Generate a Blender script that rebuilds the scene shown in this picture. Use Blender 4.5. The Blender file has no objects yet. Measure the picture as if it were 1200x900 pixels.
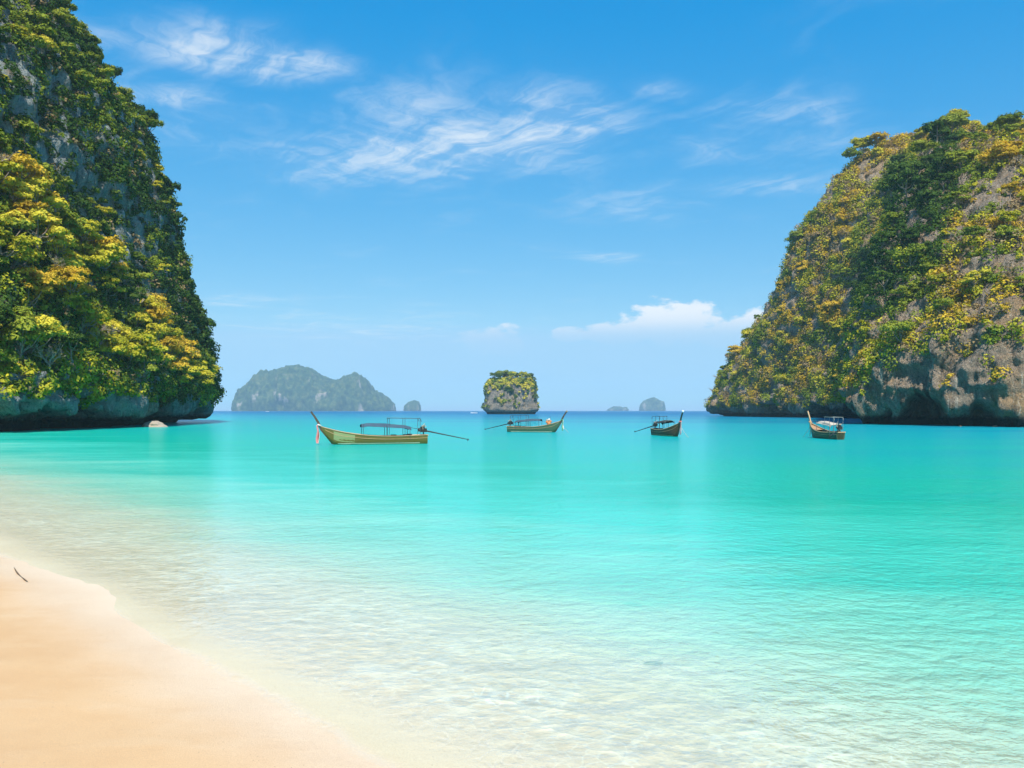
import bpy, math, random
import numpy as np
from mathutils import Vector, Matrix

# ---------------------------------------------------------------- camera
S = bpy.context.scene
COL = S.collection
CAM_H = 3.7                       # eye height above the sea
F = 940.0                         # focal length in pixels of a 1200 px wide frame
cam = bpy.data.cameras.new('camera')
cam.sensor_width = 36.0
cam.lens = 36.0 * F / 1200.0
cam.shift_y = 31.0 / 1200.0       # level camera, horizon slightly under the middle
cam.clip_start = 0.1
cam.clip_end = 30000.0
camo = bpy.data.objects.new('camera', cam)
camo.location = (0, 0, CAM_H)
camo.rotation_euler = (math.radians(90), 0, 0)
COL.objects.link(camo)
S.camera = camo

# ---------------------------------------------------------------- light
SUN_EL = math.radians(54)
SUN_AZ_VEC = Vector((0.10, -0.995, 0)).normalized()      # high behind the viewer
SUN_VEC = Vector((SUN_AZ_VEC.x * math.cos(SUN_EL), SUN_AZ_VEC.y * math.cos(SUN_EL), math.sin(SUN_EL)))
sun = bpy.data.lights.new('sun', 'SUN')
sun.energy = 4.6
sun.angle = math.radians(0.5)
sun.color = (1.0, 0.93, 0.82)
suno = bpy.data.objects.new('sun', sun)
suno.rotation_euler = (-SUN_VEC).to_track_quat('-Z', 'Y').to_euler()
suno.location = (-60, -80, 140)
COL.objects.link(suno)

S.view_settings.view_transform = 'Standard'
S.view_settings.look = 'None'
S.view_settings.gamma = 1.0
S.view_settings.exposure = 0.47
S.view_settings.use_curve_mapping = False
S.render.engine = 'CYCLES'
S.cycles.use_denoising = True
S.cycles.max_bounces = 7
S.cycles.diffuse_bounces = 3
S.cycles.glossy_bounces = 3
S.cycles.transmission_bounces = 3
S.cycles.transparent_max_bounces = 10
S.cycles.volume_bounces = 1
S.cycles.caustics_reflective = False
S.cycles.caustics_refractive = False
S.cycles.use_adaptive_sampling = True
S.cycles.adaptive_threshold = 0.03


# ---------------------------------------------------------------- node helper
class NT:
    def __init__(self, tree):
        self.t = tree
        self.n = tree.nodes
        self.n.clear()

    def new(self, typ, **kw):
        nd = self.n.new(typ)
        for k, v in kw.items():
            setattr(nd, k, v)
        return nd

    def link(self, a, b):
        self.t.links.new(a, b)

    def put(self, sock, v):
        if isinstance(v, bpy.types.NodeSocket):
            self.link(v, sock)
        elif v is not None:
            if hasattr(sock.default_value, '__len__') and not isinstance(v, str):
                v = tuple(v)
                if len(sock.default_value) == 4 and len(v) == 3:
                    v = v + (1.0,)
            sock.default_value = v

    def math(self, op, a, b=None, c=None, clamp=False):
        nd = self.new('ShaderNodeMath', operation=op, use_clamp=clamp)
        self.put(nd.inputs[0], a)
        if b is not None:
            self.put(nd.inputs[1], b)
        if c is not None:
            self.put(nd.inputs[2], c)
        return nd.outputs[0]

    def add(self, a, b): return self.math('ADD', a, b)
    def sub(self, a, b): return self.math('SUBTRACT', a, b)
    def mul(self, a, b): return self.math('MULTIPLY', a, b)

    def vmath(self, op, a, b=None):
        nd = self.new('ShaderNodeVectorMath', operation=op)
        self.put(nd.inputs[0], a)
        if b is not None:
            self.put(nd.inputs[1], b)
        return nd.outputs['Vector'] if op not in ('DOT_PRODUCT', 'LENGTH') else nd.outputs['Value']

    def sstep(self, v, a, b, lo=0.0, hi=1.0, smooth=True):
        nd = self.new('ShaderNodeMapRange', clamp=True)
        nd.interpolation_type = 'SMOOTHSTEP' if smooth else 'LINEAR'
        self.put(nd.inputs['Value'], v)
        for k, x in (('From Min', a), ('From Max', b), ('To Min', lo), ('To Max', hi)):
            self.put(nd.inputs[k], x)
        return nd.outputs['Result']

    def noise(self, vec, scale=1.0, detail=4.0, rough=0.5, dist=0.0, color=False, lac=2.0):
        nd = self.new('ShaderNodeTexNoise')
        self.put(nd.inputs['Vector'], vec)
        for k, x in (('Scale', scale), ('Detail', detail), ('Roughness', rough), ('Distortion', dist), ('Lacunarity', lac)):
            nd.inputs[k].default_value = x
        return nd.outputs['Color' if color else 'Fac']

    def voronoi(self, vec, scale, feature='F1', out='Distance', rand=1.0):
        nd = self.new('ShaderNodeTexVoronoi', feature=feature)
        self.put(nd.inputs['Vector'], vec)
        nd.inputs['Scale'].default_value = scale
        nd.inputs['Randomness'].default_value = rand
        return nd.outputs[out]

    def ramp(self, fac, stops, interp='LINEAR'):
        nd = self.new('ShaderNodeValToRGB')
        r = nd.color_ramp
        r.interpolation = interp
        while len(r.elements) < len(stops):
            r.elements.new(0.5)
        for e, (p, c) in zip(r.elements, stops):
            e.position = p
            e.color = tuple(c) + ((1.0,) if len(c) == 3 else ())
        self.put(nd.inputs[0], fac)
        return nd.outputs['Color']

    def mix(self, fac, a, b, blend='MIX'):
        nd = self.new('ShaderNodeMix', data_type='RGBA', blend_type=blend)
        nd.clamp_factor = True
        self.put(nd.inputs[0], fac)
        self.put(nd.inputs[6], a)
        self.put(nd.inputs[7], b)
        return nd.outputs[2]

    def mapping(self, vec, scale=(1, 1, 1), rot=(0, 0, 0), loc=(0, 0, 0)):
        nd = self.new('ShaderNodeMapping')
        self.put(nd.inputs['Vector'], vec)
        nd.inputs['Scale'].default_value = scale
        nd.inputs['Rotation'].default_value = rot
        nd.inputs['Location'].default_value = loc
        return nd.outputs[0]

    def bump(self, h, strength, dist, normal=None):
        nd = self.new('ShaderNodeBump')
        self.put(nd.inputs['Height'], h)
        nd.inputs['Strength'].default_value = strength
        nd.inputs['Distance'].default_value = dist
        if normal is not None:
            self.link(normal, nd.inputs['Normal'])
        return nd.outputs[0]

    def sep(self, v):
        nd = self.new('ShaderNodeSeparateXYZ')
        self.put(nd.inputs[0], v)
        return nd.outputs

    def comb(self, x, y, z):
        nd = self.new('ShaderNodeCombineXYZ')
        for i, v in enumerate((x, y, z)):
            self.put(nd.inputs[i], v)
        return nd.outputs[0]


def lin(r, g, b):
    """8-bit sRGB to linear"""
    f = lambda c: (c / 255 / 12.92) if c / 255 < 0.04045 else ((c / 255 + 0.055) / 1.055) ** 2.4
    return (f(r), f(g), f(b))


# ---------------------------------------------------------------- world: clear sky with high cirrus and low cumulus
W = bpy.data.worlds.new('World')
S.world = W
W.use_nodes = True
W.cycles.sampling_method = 'MANUAL'
W.cycles.sample_map_resolution = 512
w = NT(W.node_tree)
sky = w.new('ShaderNodeTexSky', sky_type='NISHITA')
sky.sun_disc = False
sky.sun_elevation = SUN_EL
sky.sun_rotation = math.atan2(SUN_AZ_VEC.x, SUN_AZ_VEC.y)
sky.altitude = 0
sky.air_density = 1.0
sky.dust_density = 0.6
sky.ozone_density = 2.4
# tropical air: deeper cyan-blue than the stock sky
sr = w.new('ShaderNodeSeparateColor')
w.link(sky.outputs[0], sr.inputs[0])
skr = w.math('MINIMUM', w.math('MAXIMUM', w.mul(w.sub(sr.outputs[0], 1.10), 0.90), 0.06), 3.1)
skg = w.math('MINIMUM', w.mul(w.math('POWER', sr.outputs[1], 0.72), 1.50), 5.3)
skb = w.mul(w.math('POWER', sr.outputs[2], 0.30), 4.05)
skc = w.new('ShaderNodeCombineColor')
for i_, v_ in enumerate((skr, skg, skb)):
    w.link(v_, skc.inputs[i_])
tc = w.new('ShaderNodeTexCoord')
D = tc.outputs['Generated']
dx, dy, dz = w.sep(D)
# cirrus: a sheet high above, seen in projection
zc = w.math('MAXIMUM', dz, 0.03)
px = w.math('DIVIDE', dx, zc)
py = w.math('DIVIDE', dy, zc)
P = w.comb(px, py, 0.0)


def blob(cx, cy, rx, ry, ang=0.0):
    """soft elliptical patch in the sheet"""
    ca, sa = math.cos(ang), math.sin(ang)
    ax = w.sub(px, cx)
    ay = w.sub(py, cy)
    u = w.add(w.mul(ax, ca / rx), w.mul(ay, sa / rx))
    v = w.add(w.mul(ax, -sa / ry), w.mul(ay, ca / ry))
    r2 = w.add(w.mul(u, u), w.mul(v, v))
    return w.math('EXPONENT', w.mul(r2, -1.0))


def img2p(x, y):
    z = (481 - y) / F
    return ((x - 600) / F / z, 1.0 / z)


def patch(x, y, wx, wy, ang=0.0, amp=1.0):
    cx, cy = img2p(x, y)
    rx = wx / F / ((481 - y) / F)
    ry = abs(1 / ((481 - y - wy) / F) - 1 / ((481 - y + wy) / F)) / 2
    return w.mul(blob(cx, cy, rx * 1.35, ry * 1.45, ang), amp)


parts = [patch(265, 62, 62, 26, -0.35, 0.95), patch(335, 82, 62, 14, -0.5, 0.95), patch(430, 185, 150, 30, 0.0, 0.62), patch(520, 175, 120, 34, 0.12, 0.95), patch(640, 150, 70, 30, 0.35, 1.0),
         patch(620, 190, 60, 14, 0.2, 0.7), patch(480, 125, 70, 20, -0.6, 0.55), patch(240, 140, 150, 40, 0.0, 0.36), patch(205, 112, 60, 12, -0.2, 0.7), patch(775, 105, 46, 11, 0.3, 0.60),
         patch(870, 170, 110, 20, 0.1, 0.42), patch(925, 130, 80, 16, 0.3, 0.48), patch(760, 245, 85, 12, 0.1, 0.48),
         patch(715, 302, 34, 5, 0.0, 0.5), patch(420, 384, 110, 12, 0.0, 0.38), patch(270, 352, 60, 8, 0.0, 0.40),
         patch(890, 220, 90, 10, -0.2, 0.5), patch(130, 45, 45, 14, 0.3, 0.35)]
cov = parts[0]
for p_ in parts[1:]:
    cov = w.math('MAXIMUM', cov, p_)
gen = w.sstep(w.noise(P, 0.22, 2, 0.5), 0.58, 0.80, 0.0, 0.6)        # thin wisps over the rest of the sky
cov = w.math('MAXIMUM', cov, gen)
warp = w.noise(P, 1.5, 4, 0.55, 0.0, color=True)
Pw = w.vmath('ADD', P, w.vmath('MULTIPLY', w.vmath('SUBTRACT', warp, (0.5, 0.5, 0.5)), (0.55, 0.75, 0.0)))
st1 = w.noise(w.mapping(w.mapping(Pw, (1, 1, 1), (0, 0, 0.95)), (0.55, 3.4, 1)), 2.6, 9, 0.66, 0.1)
st2 = w.noise(w.mapping(w.mapping(Pw, (1, 1, 1), (0, 0, -0.75)), (0.6, 3.0, 1)), 2.4, 8, 0.64, 0.1)
st3 = w.noise(Pw, 1.6, 5, 0.55, 0.2)
wisp = w.add(w.mul(st1, 0.46), w.add(w.mul(st2, 0.26), w.mul(st3, 0.28)))
cv = w.sstep(w.add(cov, w.mul(w.sub(st3, 0.5), 1.1)), 0.02, 1.0)
cir = w.mul(cv, w.add(0.13, w.mul(w.sstep(wisp, 0.43, 0.62), 0.70)))
cir = w.mul(cir, w.sstep(dz, 0.03, 0.10))
# low fair-weather cumulus far off
az = w.math('ARCTAN2', dx, dy)
el = w.math('ARCSINE', dz)


def cum(x, y, wx, hy, seedz):
    a0 = math.atan((x - 600) / F)
    r = math.hypot((x - 600) / F, 1.0)
    e0 = math.atan((481 - y) / F / r)
    ax = w.math('DIVIDE', w.sub(az, a0), wx / F)
    ey = w.math('DIVIDE', w.sub(el, e0), hy / F)
    return ax, ey


AE = w.comb(az, w.mul(el, 1.9), 0.37)
lump = w.noise(AE, 26, 6, 0.55, 0.2)
lump2 = w.noise(AE, 9, 3, 0.5)
cu = None
for (x, y, wx, hy, k) in ((800, 391, 70, 38, 1.0), (728, 394, 56, 25, 0.9), (672, 395, 34, 13, 0.8), (846, 392, 44, 33, 1.0), (884, 393, 50, 32, 1.0), (582, 405, 44, 27, 0.9), (1010, 397, 50, 22, 0.9)):
    ax, ey = cum(x, y, wx, hy, 0)
    eyu = w.math('MAXIMUM', ey, 0.0)
    eyd = w.mul(w.math('MINIMUM', ey, 0.0), 2.2)
    r2 = w.add(w.mul(ax, ax), w.add(w.mul(eyu, eyu), w.mul(eyd, eyd)))
    d_ = w.sub(1.0, r2)
    cu = d_ if cu is None else w.math('MAXIMUM', cu, d_)
aeg = w.comb(w.mul(az, 1.0), w.mul(el, 2.0), 3.1)
gcu = w.mul(w.sub(w.noise(aeg, 3.2, 2, 0.5), 0.70), 6.0)                 # a few more round the horizon
gcu = w.sub(gcu, w.math('ABSOLUTE', w.mul(w.sub(el, 0.11), 22.0)))
cu = w.math('MAXIMUM', cu, gcu)
cu = w.add(cu, w.add(w.mul(w.sub(lump, 0.5), 3.2), w.mul(w.sub(lump2, 0.5), 0.8)))
cuf = w.mul(w.mul(w.sstep(cu, 0.05, 0.55), w.sstep(el, 0.078, 0.112, 0.25, 1.0)), 0.9)
cuf = w.mul(cuf, w.sstep(el, 0.035, 0.10))
# cloud tone: sunlit tops, bluish bases
tone = w.sstep(cu, 0.1, 2.0, 0.86, 1.0)
cucol = w.mix(w.sstep(el, 0.085, 0.125), (4.4, 5.7, 7.2, 1), (7.4, 7.6, 7.8, 1))
col = w.mix(cir, skc.outputs[0], (6.6, 7.2, 7.7, 1))
col = w.mix(cuf, col, cucol)
bg = w.new('ShaderNodeBackground')
bg.inputs['Strength'].default_value = 0.092
w.link(col, bg.inputs['Color'])
wo = w.new('ShaderNodeOutputWorld')
w.link(bg.outputs[0], wo.inputs['Surface'])


# ---------------------------------------------------------------- materials
MATS = {}


def material(name):
    m = bpy.data.materials.new(name)
    m.use_nodes = True
    MATS[name] = m
    t = NT(m.node_tree)
    out = t.new('ShaderNodeOutputMaterial')
    return m, t, out


def pbsdf(t, out, color, rough=0.8, normal=None, spec=0.3, metal=0.0):
    b = t.new('ShaderNodeBsdfPrincipled')
    t.put(b.inputs['Base Color'], color)
    t.put(b.inputs['Roughness'], rough)
    b.inputs['Specular IOR Level'].default_value = spec
    b.inputs['Metallic'].default_value = metal
    if normal is not None:
        t.link(normal, b.inputs['Normal'])
    t.link(b.outputs[0], out.inputs['Surface'])
    return b


SHN = (0.719, 0.695)      # seaward normal of the shoreline
SHC = 4.75


def shore_dist(t, x, y):
    return t.sub(t.add(t.mul(x, SHN[0]), t.mul(y, SHN[1])), SHC)


# sand
m, t, out = material('sand')
geo = t.new('ShaderNodeNewGeometry')
pos = geo.outputs['Position']
gx, gy, gz = t.sep(pos)
sd = shore_dist(t, gx, gy)
n1 = t.noise(pos, 0.35, 5, 0.6)
n2 = t.noise(t.mapping(pos, (0.8, 2.2, 1), (0, 0, -0.55)), 0.7, 6, 0.62)
grain = t.noise(pos, 55, 3, 0.7)
c = t.mix(t.sstep(n1, 0.3, 0.7), (0.56, 0.345, 0.17), (0.61, 0.405, 0.215))
c = t.mix(t.mul(t.sstep(n2, 0.5, 0.75), 0.6), c, (0.62, 0.44, 0.26))
edge = t.add(sd, t.mul(t.sub(n1, 0.5), 1.6))
c = t.mix(t.sstep(edge, -1.8, 1.0), c, (0.74, 0.61, 0.455))       # washed, paler sand by the water
c = t.mix(t.mul(t.sstep(grain, 0.35, 0.65), 0.30), c, (0.42, 0.29, 0.17))
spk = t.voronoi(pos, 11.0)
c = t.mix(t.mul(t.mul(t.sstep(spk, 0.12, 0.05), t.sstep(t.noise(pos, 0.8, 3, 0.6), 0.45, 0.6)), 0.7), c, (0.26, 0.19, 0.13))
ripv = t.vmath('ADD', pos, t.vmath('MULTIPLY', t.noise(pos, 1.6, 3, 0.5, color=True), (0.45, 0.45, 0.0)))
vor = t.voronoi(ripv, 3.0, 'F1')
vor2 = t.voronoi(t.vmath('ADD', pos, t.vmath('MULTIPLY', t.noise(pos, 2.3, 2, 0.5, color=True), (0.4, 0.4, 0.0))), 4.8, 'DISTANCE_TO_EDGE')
caustic_net = t.math('MAXIMUM', t.sstep(vor2, 0.10, 0.0), t.mul(t.sstep(vor, 0.30, 0.75), 0.7))
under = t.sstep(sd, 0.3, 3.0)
c = t.mix(t.mul(t.mul(t.mul(caustic_net, under), t.sstep(n1, 0.30, 0.62)), 0.80), c, (0.90, 0.86, 0.74))                # bright web of caustic light painted into the sea-bed colour
c = t.mix(t.mul(t.mul(t.sstep(t.noise(pos, 3.1, 3, 0.5), 0.50, 0.68), under), 0.35), c, (0.42, 0.36, 0.26))
rip = t.mul(t.mul(vor, vor), under)
hgt = t.add(t.mul(rip, 0.7), t.add(t.mul(grain, 0.05), t.mul(n2, 0.16)))
nb = t.bump(hgt, 0.6, 0.16)
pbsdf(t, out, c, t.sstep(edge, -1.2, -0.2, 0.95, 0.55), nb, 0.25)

# sea water
m, t, out = material('sea_water')
geo = t.new('ShaderNodeNewGeometry')
pos = geo.outputs['Position']
gx, gy, gz = t.sep(pos)
sd0 = shore_dist(t, gx, gy)
lap = t.noise(pos, 0.45, 4, 0.55)
big = t.noise(t.mapping(pos, (0.5, 1.6, 1)), 0.05, 4, 0.55)
big2 = t.noise(t.mapping(pos, (0.35, 2.2, 1), (0, 0, 0.1)), 0.012, 4, 0.6)
sdn = t.add(sd0, t.mul(t.sub(lap, 0.5), 0.75))                    # lapping edge
sdd = t.mul(sd0, t.sstep(big, 0.25, 0.75, 0.66, 1.42, smooth=False))
med = t.noise(t.mapping(pos, (0.6, 1.5, 1), (0, 0, -0.15)), 0.22, 4, 0.6)
sdd = t.mul(sdd, t.sstep(med, 0.3, 0.7, 0.84, 1.20, smooth=False))
sdd = t.mul(sdd, t.sstep(big2, 0.3, 0.7, 0.75, 1.3, smooth=False))
lg = t.math('LOGARITHM', t.math('MAXIMUM', sdd, 0.6), 10.0)      # log10 of distance from shore
fac = t.math('DIVIDE', t.add(lg, 0.2), 3.2)
K = lambda s: (math.log10(s) + 0.2) / 3.2
body = t.ramp(fac, [
    (K(0.7), (0.84, 0.78, 0.64)),
    (K(4), (0.64, 0.82, 0.64)),
    (K(8), (0.25, 0.74, 0.57)),
    (K(16), (0.055, 0.57, 0.45)),
    (K(32), (0.006, 0.425, 0.315)),
    (K(75), (0.004, 0.385, 0.37)),
    (K(160), (0.005, 0.33, 0.395)),
    (K(420), (0.004, 0.175, 0.33)),
    (K(950), (0.003, 0.115, 0.265))])
# ripples: long wavelets over short chop
w1 = t.noise(t.mapping(pos, (0.9, 1.2, 1), (0, 0, 0.3)), 0.6, 3, 0.5, 0.0)
w2 = t.noise(t.mapping(pos, (1.0, 1.1, 1), (0, 0, -0.2)), 2.4, 3, 0.55, 0.0)
w3 = t.noise(pos, 6.5, 3, 0.6, 0.0)
vr = t.voronoi(t.vmath('ADD', pos, t.vmath('MULTIPLY', t.noise(pos, 1.2, 3, 0.5, color=True), (0.9, 0.9, 0.0))), 1.9, 'SMOOTH_F1')
calm = t.sstep(sd0, 0.2, 3.0, 0.25, 1.0)
h = t.add(t.mul(w1, 0.18), t.add(t.mul(w2, 0.15), t.add(t.mul(w3, 0.06), t.mul(vr, 0.02))))
h = t.mul(h, calm)
nrm = t.bump(h, 1.0, 0.80)
nrm_soft = t.bump(h, 1.0, 0.30)
dif = t.new('ShaderNodeBsdfDiffuse')
t.link(body, dif.inputs['Color'])
t.link(nrm, dif.inputs['Normal'])
tr = t.new('ShaderNodeBsdfTransparent')
t.put(tr.inputs['Color'], (0.95, 1.0, 0.975))
murk = t.ramp(t.sstep(sd0, 0.0, 60.0, smooth=False), [(0.0, (0.02,) * 3), (0.04, (0.16,) * 3), (0.10, (0.52,) * 3), (0.18, (0.78,) * 3), (0.30, (0.93,) * 3), (0.6, (1.0,) * 3)])
mx = t.new('ShaderNodeMixShader')
t.link(murk, mx.inputs[0])
t.link(tr.outputs[0], mx.inputs[1])
t.link(dif.outputs[0], mx.inputs[2])
# foam lace along the lapping edge
lace = t.voronoi(t.vmath('ADD', pos, t.vmath('MULTIPLY', t.noise(pos, 2.5, 3, 0.5, color=True), (0.5, 0.5, 0.0))), 4.5, 'DISTANCE_TO_EDGE')
fo1 = t.mul(t.sstep(sdn, 0.0, 0.12), t.sstep(sdn, 0.34, 0.12))
fo2 = t.mul(t.mul(t.sstep(sdn, 0.7, 1.0), t.sstep(sdn, 2.0, 1.0)), t.mul(t.sstep(lace, 0.06, 0.0), 0.16))
foam = t.math('MAXIMUM', t.mul(fo1, t.sstep(lace, 0.34, 0.02, 0.05, 0.36)), fo2)
fd = t.new('ShaderNodeBsdfDiffuse')
t.put(fd.inputs['Color'], (0.82, 0.79, 0.72))
mf = t.new('ShaderNodeMixShader')
t.link(foam, mf.inputs[0])
t.link(mx.outputs[0], mf.inputs[1])
t.link(fd.outputs[0], mf.inputs[2])
gl = t.new('ShaderNodeBsdfGlossy')
t.put(gl.inputs['Color'], (1, 1, 1))
t.put(gl.inputs['Roughness'], 0.07)
t.link(nrm_soft, gl.inputs['Normal'])
fr = t.new('ShaderNodeFresnel')
fr.inputs['IOR'].default_value = 1.33
t.link(nrm, fr.inputs['Normal'])
frm = t.math('MINIMUM', fr.outputs[0], 0.32)
frm = t.mul(frm, t.sstep(sdn, 0.0, 1.5))
frm = t.mul(frm, t.sstep(sd0, 90.0, 700.0, 1.0, 0.50))          # open, choppier sea mirrors less of the horizon
ms = t.new('ShaderNodeMixShader')
t.link(frm, ms.inputs[0])
t.link(mf.outputs[0], ms.inputs[1])
t.link(gl.outputs[0], ms.inputs[2])
# dry above the lapping edge
tr2 = t.new('ShaderNodeBsdfTransparent')
me = t.new('ShaderNodeMixShader')
t.link(t.sstep(sdn, -0.06, 0.40), me.inputs[0])
t.link(tr2.outputs[0], me.inputs[1])
t.link(ms.outputs[0], me.inputs[2])
t.link(me.outputs[0], out.inputs['Surface'])


def rock_material(name, pale, mid, dark, stain, stain_amt, streak=1.0):
    m, t, out = material(name)
    geo = t.new('ShaderNodeNewGeometry')
    pos = geo.outputs['Position']
    x, y, z = t.sep(pos)
    a = t.noise(pos, 0.07, 6, 0.6)
    b = t.noise(t.mapping(pos, (1, 1, 0.22)), 0.45, 6, 0.65, 0.4)
    d = t.noise(pos, 1.1, 6, 0.7)
    vs = t.noise(t.mapping(pos, (1, 1, 0.08)), 0.55, 5, 0.65, 0.5)
    c = t.ramp(b, [(0.30, dark), (0.46, mid), (0.60, mid), (0.74, pale)])
    c = t.mix(t.mul(t.sstep(a, 0.50, 0.68), stain_amt), c, stain)
    c = t.mix(t.mul(t.sstep(vs, 0.56, 0.70), 0.7 * streak), c, dark)
    c = t.mix(t.mul(t.sstep(d, 0.54, 0.72), 0.55), c, pale)
    ws = t.noise(t.mapping(pos, (1, 1, 0.06), (0, 0, 0), (31, 7, 3)), 1.1, 5, 0.65, 0.3)
    c = t.mix(t.mul(t.sstep(ws, 0.58, 0.68), 0.6), c, pale)                      # lime-washed streaks
    c = t.mix(t.mul(t.sstep(t.noise(t.mapping(pos, (1, 1, 0.12), (0, 0, 0), (5, 17, 9)), 0.3, 5, 0.6), 0.56, 0.66), 0.55), c, stain)
    fine = t.noise(pos, 3.6, 4, 0.7)
    c = t.mix(t.mul(t.sstep(fine, 0.52, 0.62), 0.5), c, dark)
    c = t.mix(t.mul(t.sstep(t.noise(pos, 0.25, 5, 0.6), 0.55, 0.72), 0.55), c, (0.06, 0.065, 0.055))
    tide = t.add(z, t.mul(t.sub(d, 0.5), 1.2))
    c = t.mix(t.sstep(tide, 2.9, 1.6), c, (0.022, 0.023, 0.022))          # black algae belt at the waterline, carried higher to paint in the undercut's shade
    crack = t.voronoi(t.vmath('ADD', t.mapping(pos, (1, 1, 0.5)), t.vmath('MULTIPLY', t.noise(pos, 0.6, 3, 0.6, color=True), (4.5, 4.5, 4.5))), 0.33, 'DISTANCE_TO_EDGE')
    c = t.mix(t.mul(t.mul(t.sstep(crack, 0.07, 0.0), t.sstep(a, 0.40, 0.60)), 0.35), c, dark)
    n = t.bump(t.add(t.mul(d, 1.0), t.add(t.mul(t.noise(pos, 4.0, 4, 0.7), 0.40), t.mul(t.noise(t.mapping(pos, (1, 1, 0.3)), 0.8, 5, 0.65, 0.6), 1.2))), 1.0, 1.5)
    pbsdf(t, out, c, 0.9, n, 0.15)
    return m


rock_material('limestone_cool', (0.72, 0.72, 0.66), (0.34, 0.385, 0.375), (0.075, 0.10, 0.105), (0.46, 0.32, 0.19), 0.5)
rock_material('limestone_warm', (0.76, 0.67, 0.53), (0.37, 0.295, 0.22), (0.08, 0.072, 0.06), (0.54, 0.33, 0.15), 0.75, 0.9)
rock_material('limestone_islet', (0.74, 0.66, 0.55), (0.27, 0.24, 0.20), (0.06, 0.065, 0.06), (0.48, 0.33, 0.18), 0.6)


def leaf_material(name, c0, c1, c2, transl=0.18):
    m, t, out = material(name)
    geo = t.new('ShaderNodeNewGeometry')
    oi = t.new('ShaderNodeObjectInfo')
    r = geo.outputs['Random Per Island']
    n = t.noise(geo.outputs['Position'], 0.22, 3, 0.5)
    k = t.add(t.mul(r, 0.20), t.add(t.mul(oi.outputs['Random'], 0.45), t.mul(t.sstep(n, 0.3, 0.7), 0.42)))
    c = t.ramp(k, [(0.12, c0), (0.52, c1), (0.95, c2)])
    d = t.new('ShaderNodeBsdfDiffuse')
    t.link(c, d.inputs['Color'])
    tl = t.new('ShaderNodeBsdfTranslucent')
    t.link(c, tl.inputs['Color'])
    mxs = t.new('ShaderNodeMixShader')
    mxs.inputs[0].default_value = transl
    t.link(d.outputs[0], mxs.inputs[1])
    t.link(tl.outputs[0], mxs.inputs[2])
    t.link(mxs.outputs[0], out.inputs['Surface'])
    return m


leaf_material('leaf_dark_green', (0.028, 0.060, 0.014), (0.060, 0.115, 0.022), (0.12, 0.18, 0.032))
leaf_material('leaf_green', (0.10, 0.15, 0.017), (0.21, 0.26, 0.028), (0.37, 0.39, 0.05))
leaf_material('leaf_yellow_green', (0.25, 0.26, 0.018), (0.50, 0.45, 0.035), (0.74, 0.62, 0.075))
leaf_material('leaf_ochre', (0.34, 0.225, 0.022), (0.58, 0.40, 0.035), (0.74, 0.53, 0.07))
leaf_material('leaf_dry', (0.20, 0.145, 0.07), (0.34, 0.25, 0.125), (0.46, 0.36, 0.20), 0.2)
LEAF = ['leaf_dark_green', 'leaf_green', 'leaf_yellow_green', 'leaf_ochre', 'leaf_dry']

m, t, out = material('bark')
geo = t.new('ShaderNodeNewGeometry')
n = t.noise(geo.outputs['Position'], 2.5, 4, 0.6)
pbsdf(t, out, t.ramp(n, [(0.3, (0.17, 0.12, 0.085)), (0.7, (0.38, 0.31, 0.25))]), 0.9)

m, t, out = material('twig_pale')
geo = t.new('ShaderNodeNewGeometry')
n = t.noise(geo.outputs['Position'], 1.5, 3, 0.6)
pbsdf(t, out, t.ramp(n, [(0.3, (0.30, 0.23, 0.18)), (0.7, (0.50, 0.42, 0.34))]), 0.9)


def island_material(name, g0, g1, g2, rock):
    m, t, out = material(name)
    geo = t.new('ShaderNodeNewGeometry')
    pos = geo.outputs['Position']
    nx, ny, nz = t.sep(geo.outputs['Normal'])
    a = t.noise(pos, 0.045, 5, 0.65)
    b = t.noise(t.mapping(pos, (1, 1, 0.45)), 0.016, 5, 0.6)
    c = t.ramp(a, [(0.3, g0), (0.5, g1), (0.72, g2)])
    rk = t.mul(t.sstep(b, 0.56, 0.66), t.sstep(nz, 0.75, 0.35))
    c = t.mix(rk, c, rock)
    pbsdf(t, out, c, 0.95, t.bump(a, 0.8, 6.0), 0.1)
    return m


island_material('island_forest', (0.006, 0.018, 0.008), (0.036, 0.064, 0.018), (0.14, 0.145, 0.05), (0.32, 0.27, 0.22))


def paint(name, color, rough=0.6, wear=(0.2, 0.15, 0.1), amt=0.35, scale=2.5, spec=0.3, metal=0.0):
    m, t, out = material(name)
    tcx = t.new('ShaderNodeTexCoord')
    o = tcx.outputs['Object']
    n = t.noise(t.mapping(o, (0.6, 1, 1.6)), scale, 6, 0.65)
    n2 = t.noise(t.mapping(o, (0.25, 1, 4.0)), 3.0, 4, 0.6)
    c = t.mix(t.mul(t.sstep(n, 0.50, 0.72), amt), color, wear)
    c = t.mix(t.mul(t.sstep(n2, 0.45, 0.7), 0.18), c, tuple(min(1, v * 1.7 + 0.03) for v in color))
    pbsdf(t, out, c, rough, t.bump(n2, 0.25, 0.02), spec, metal)
    return m


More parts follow.
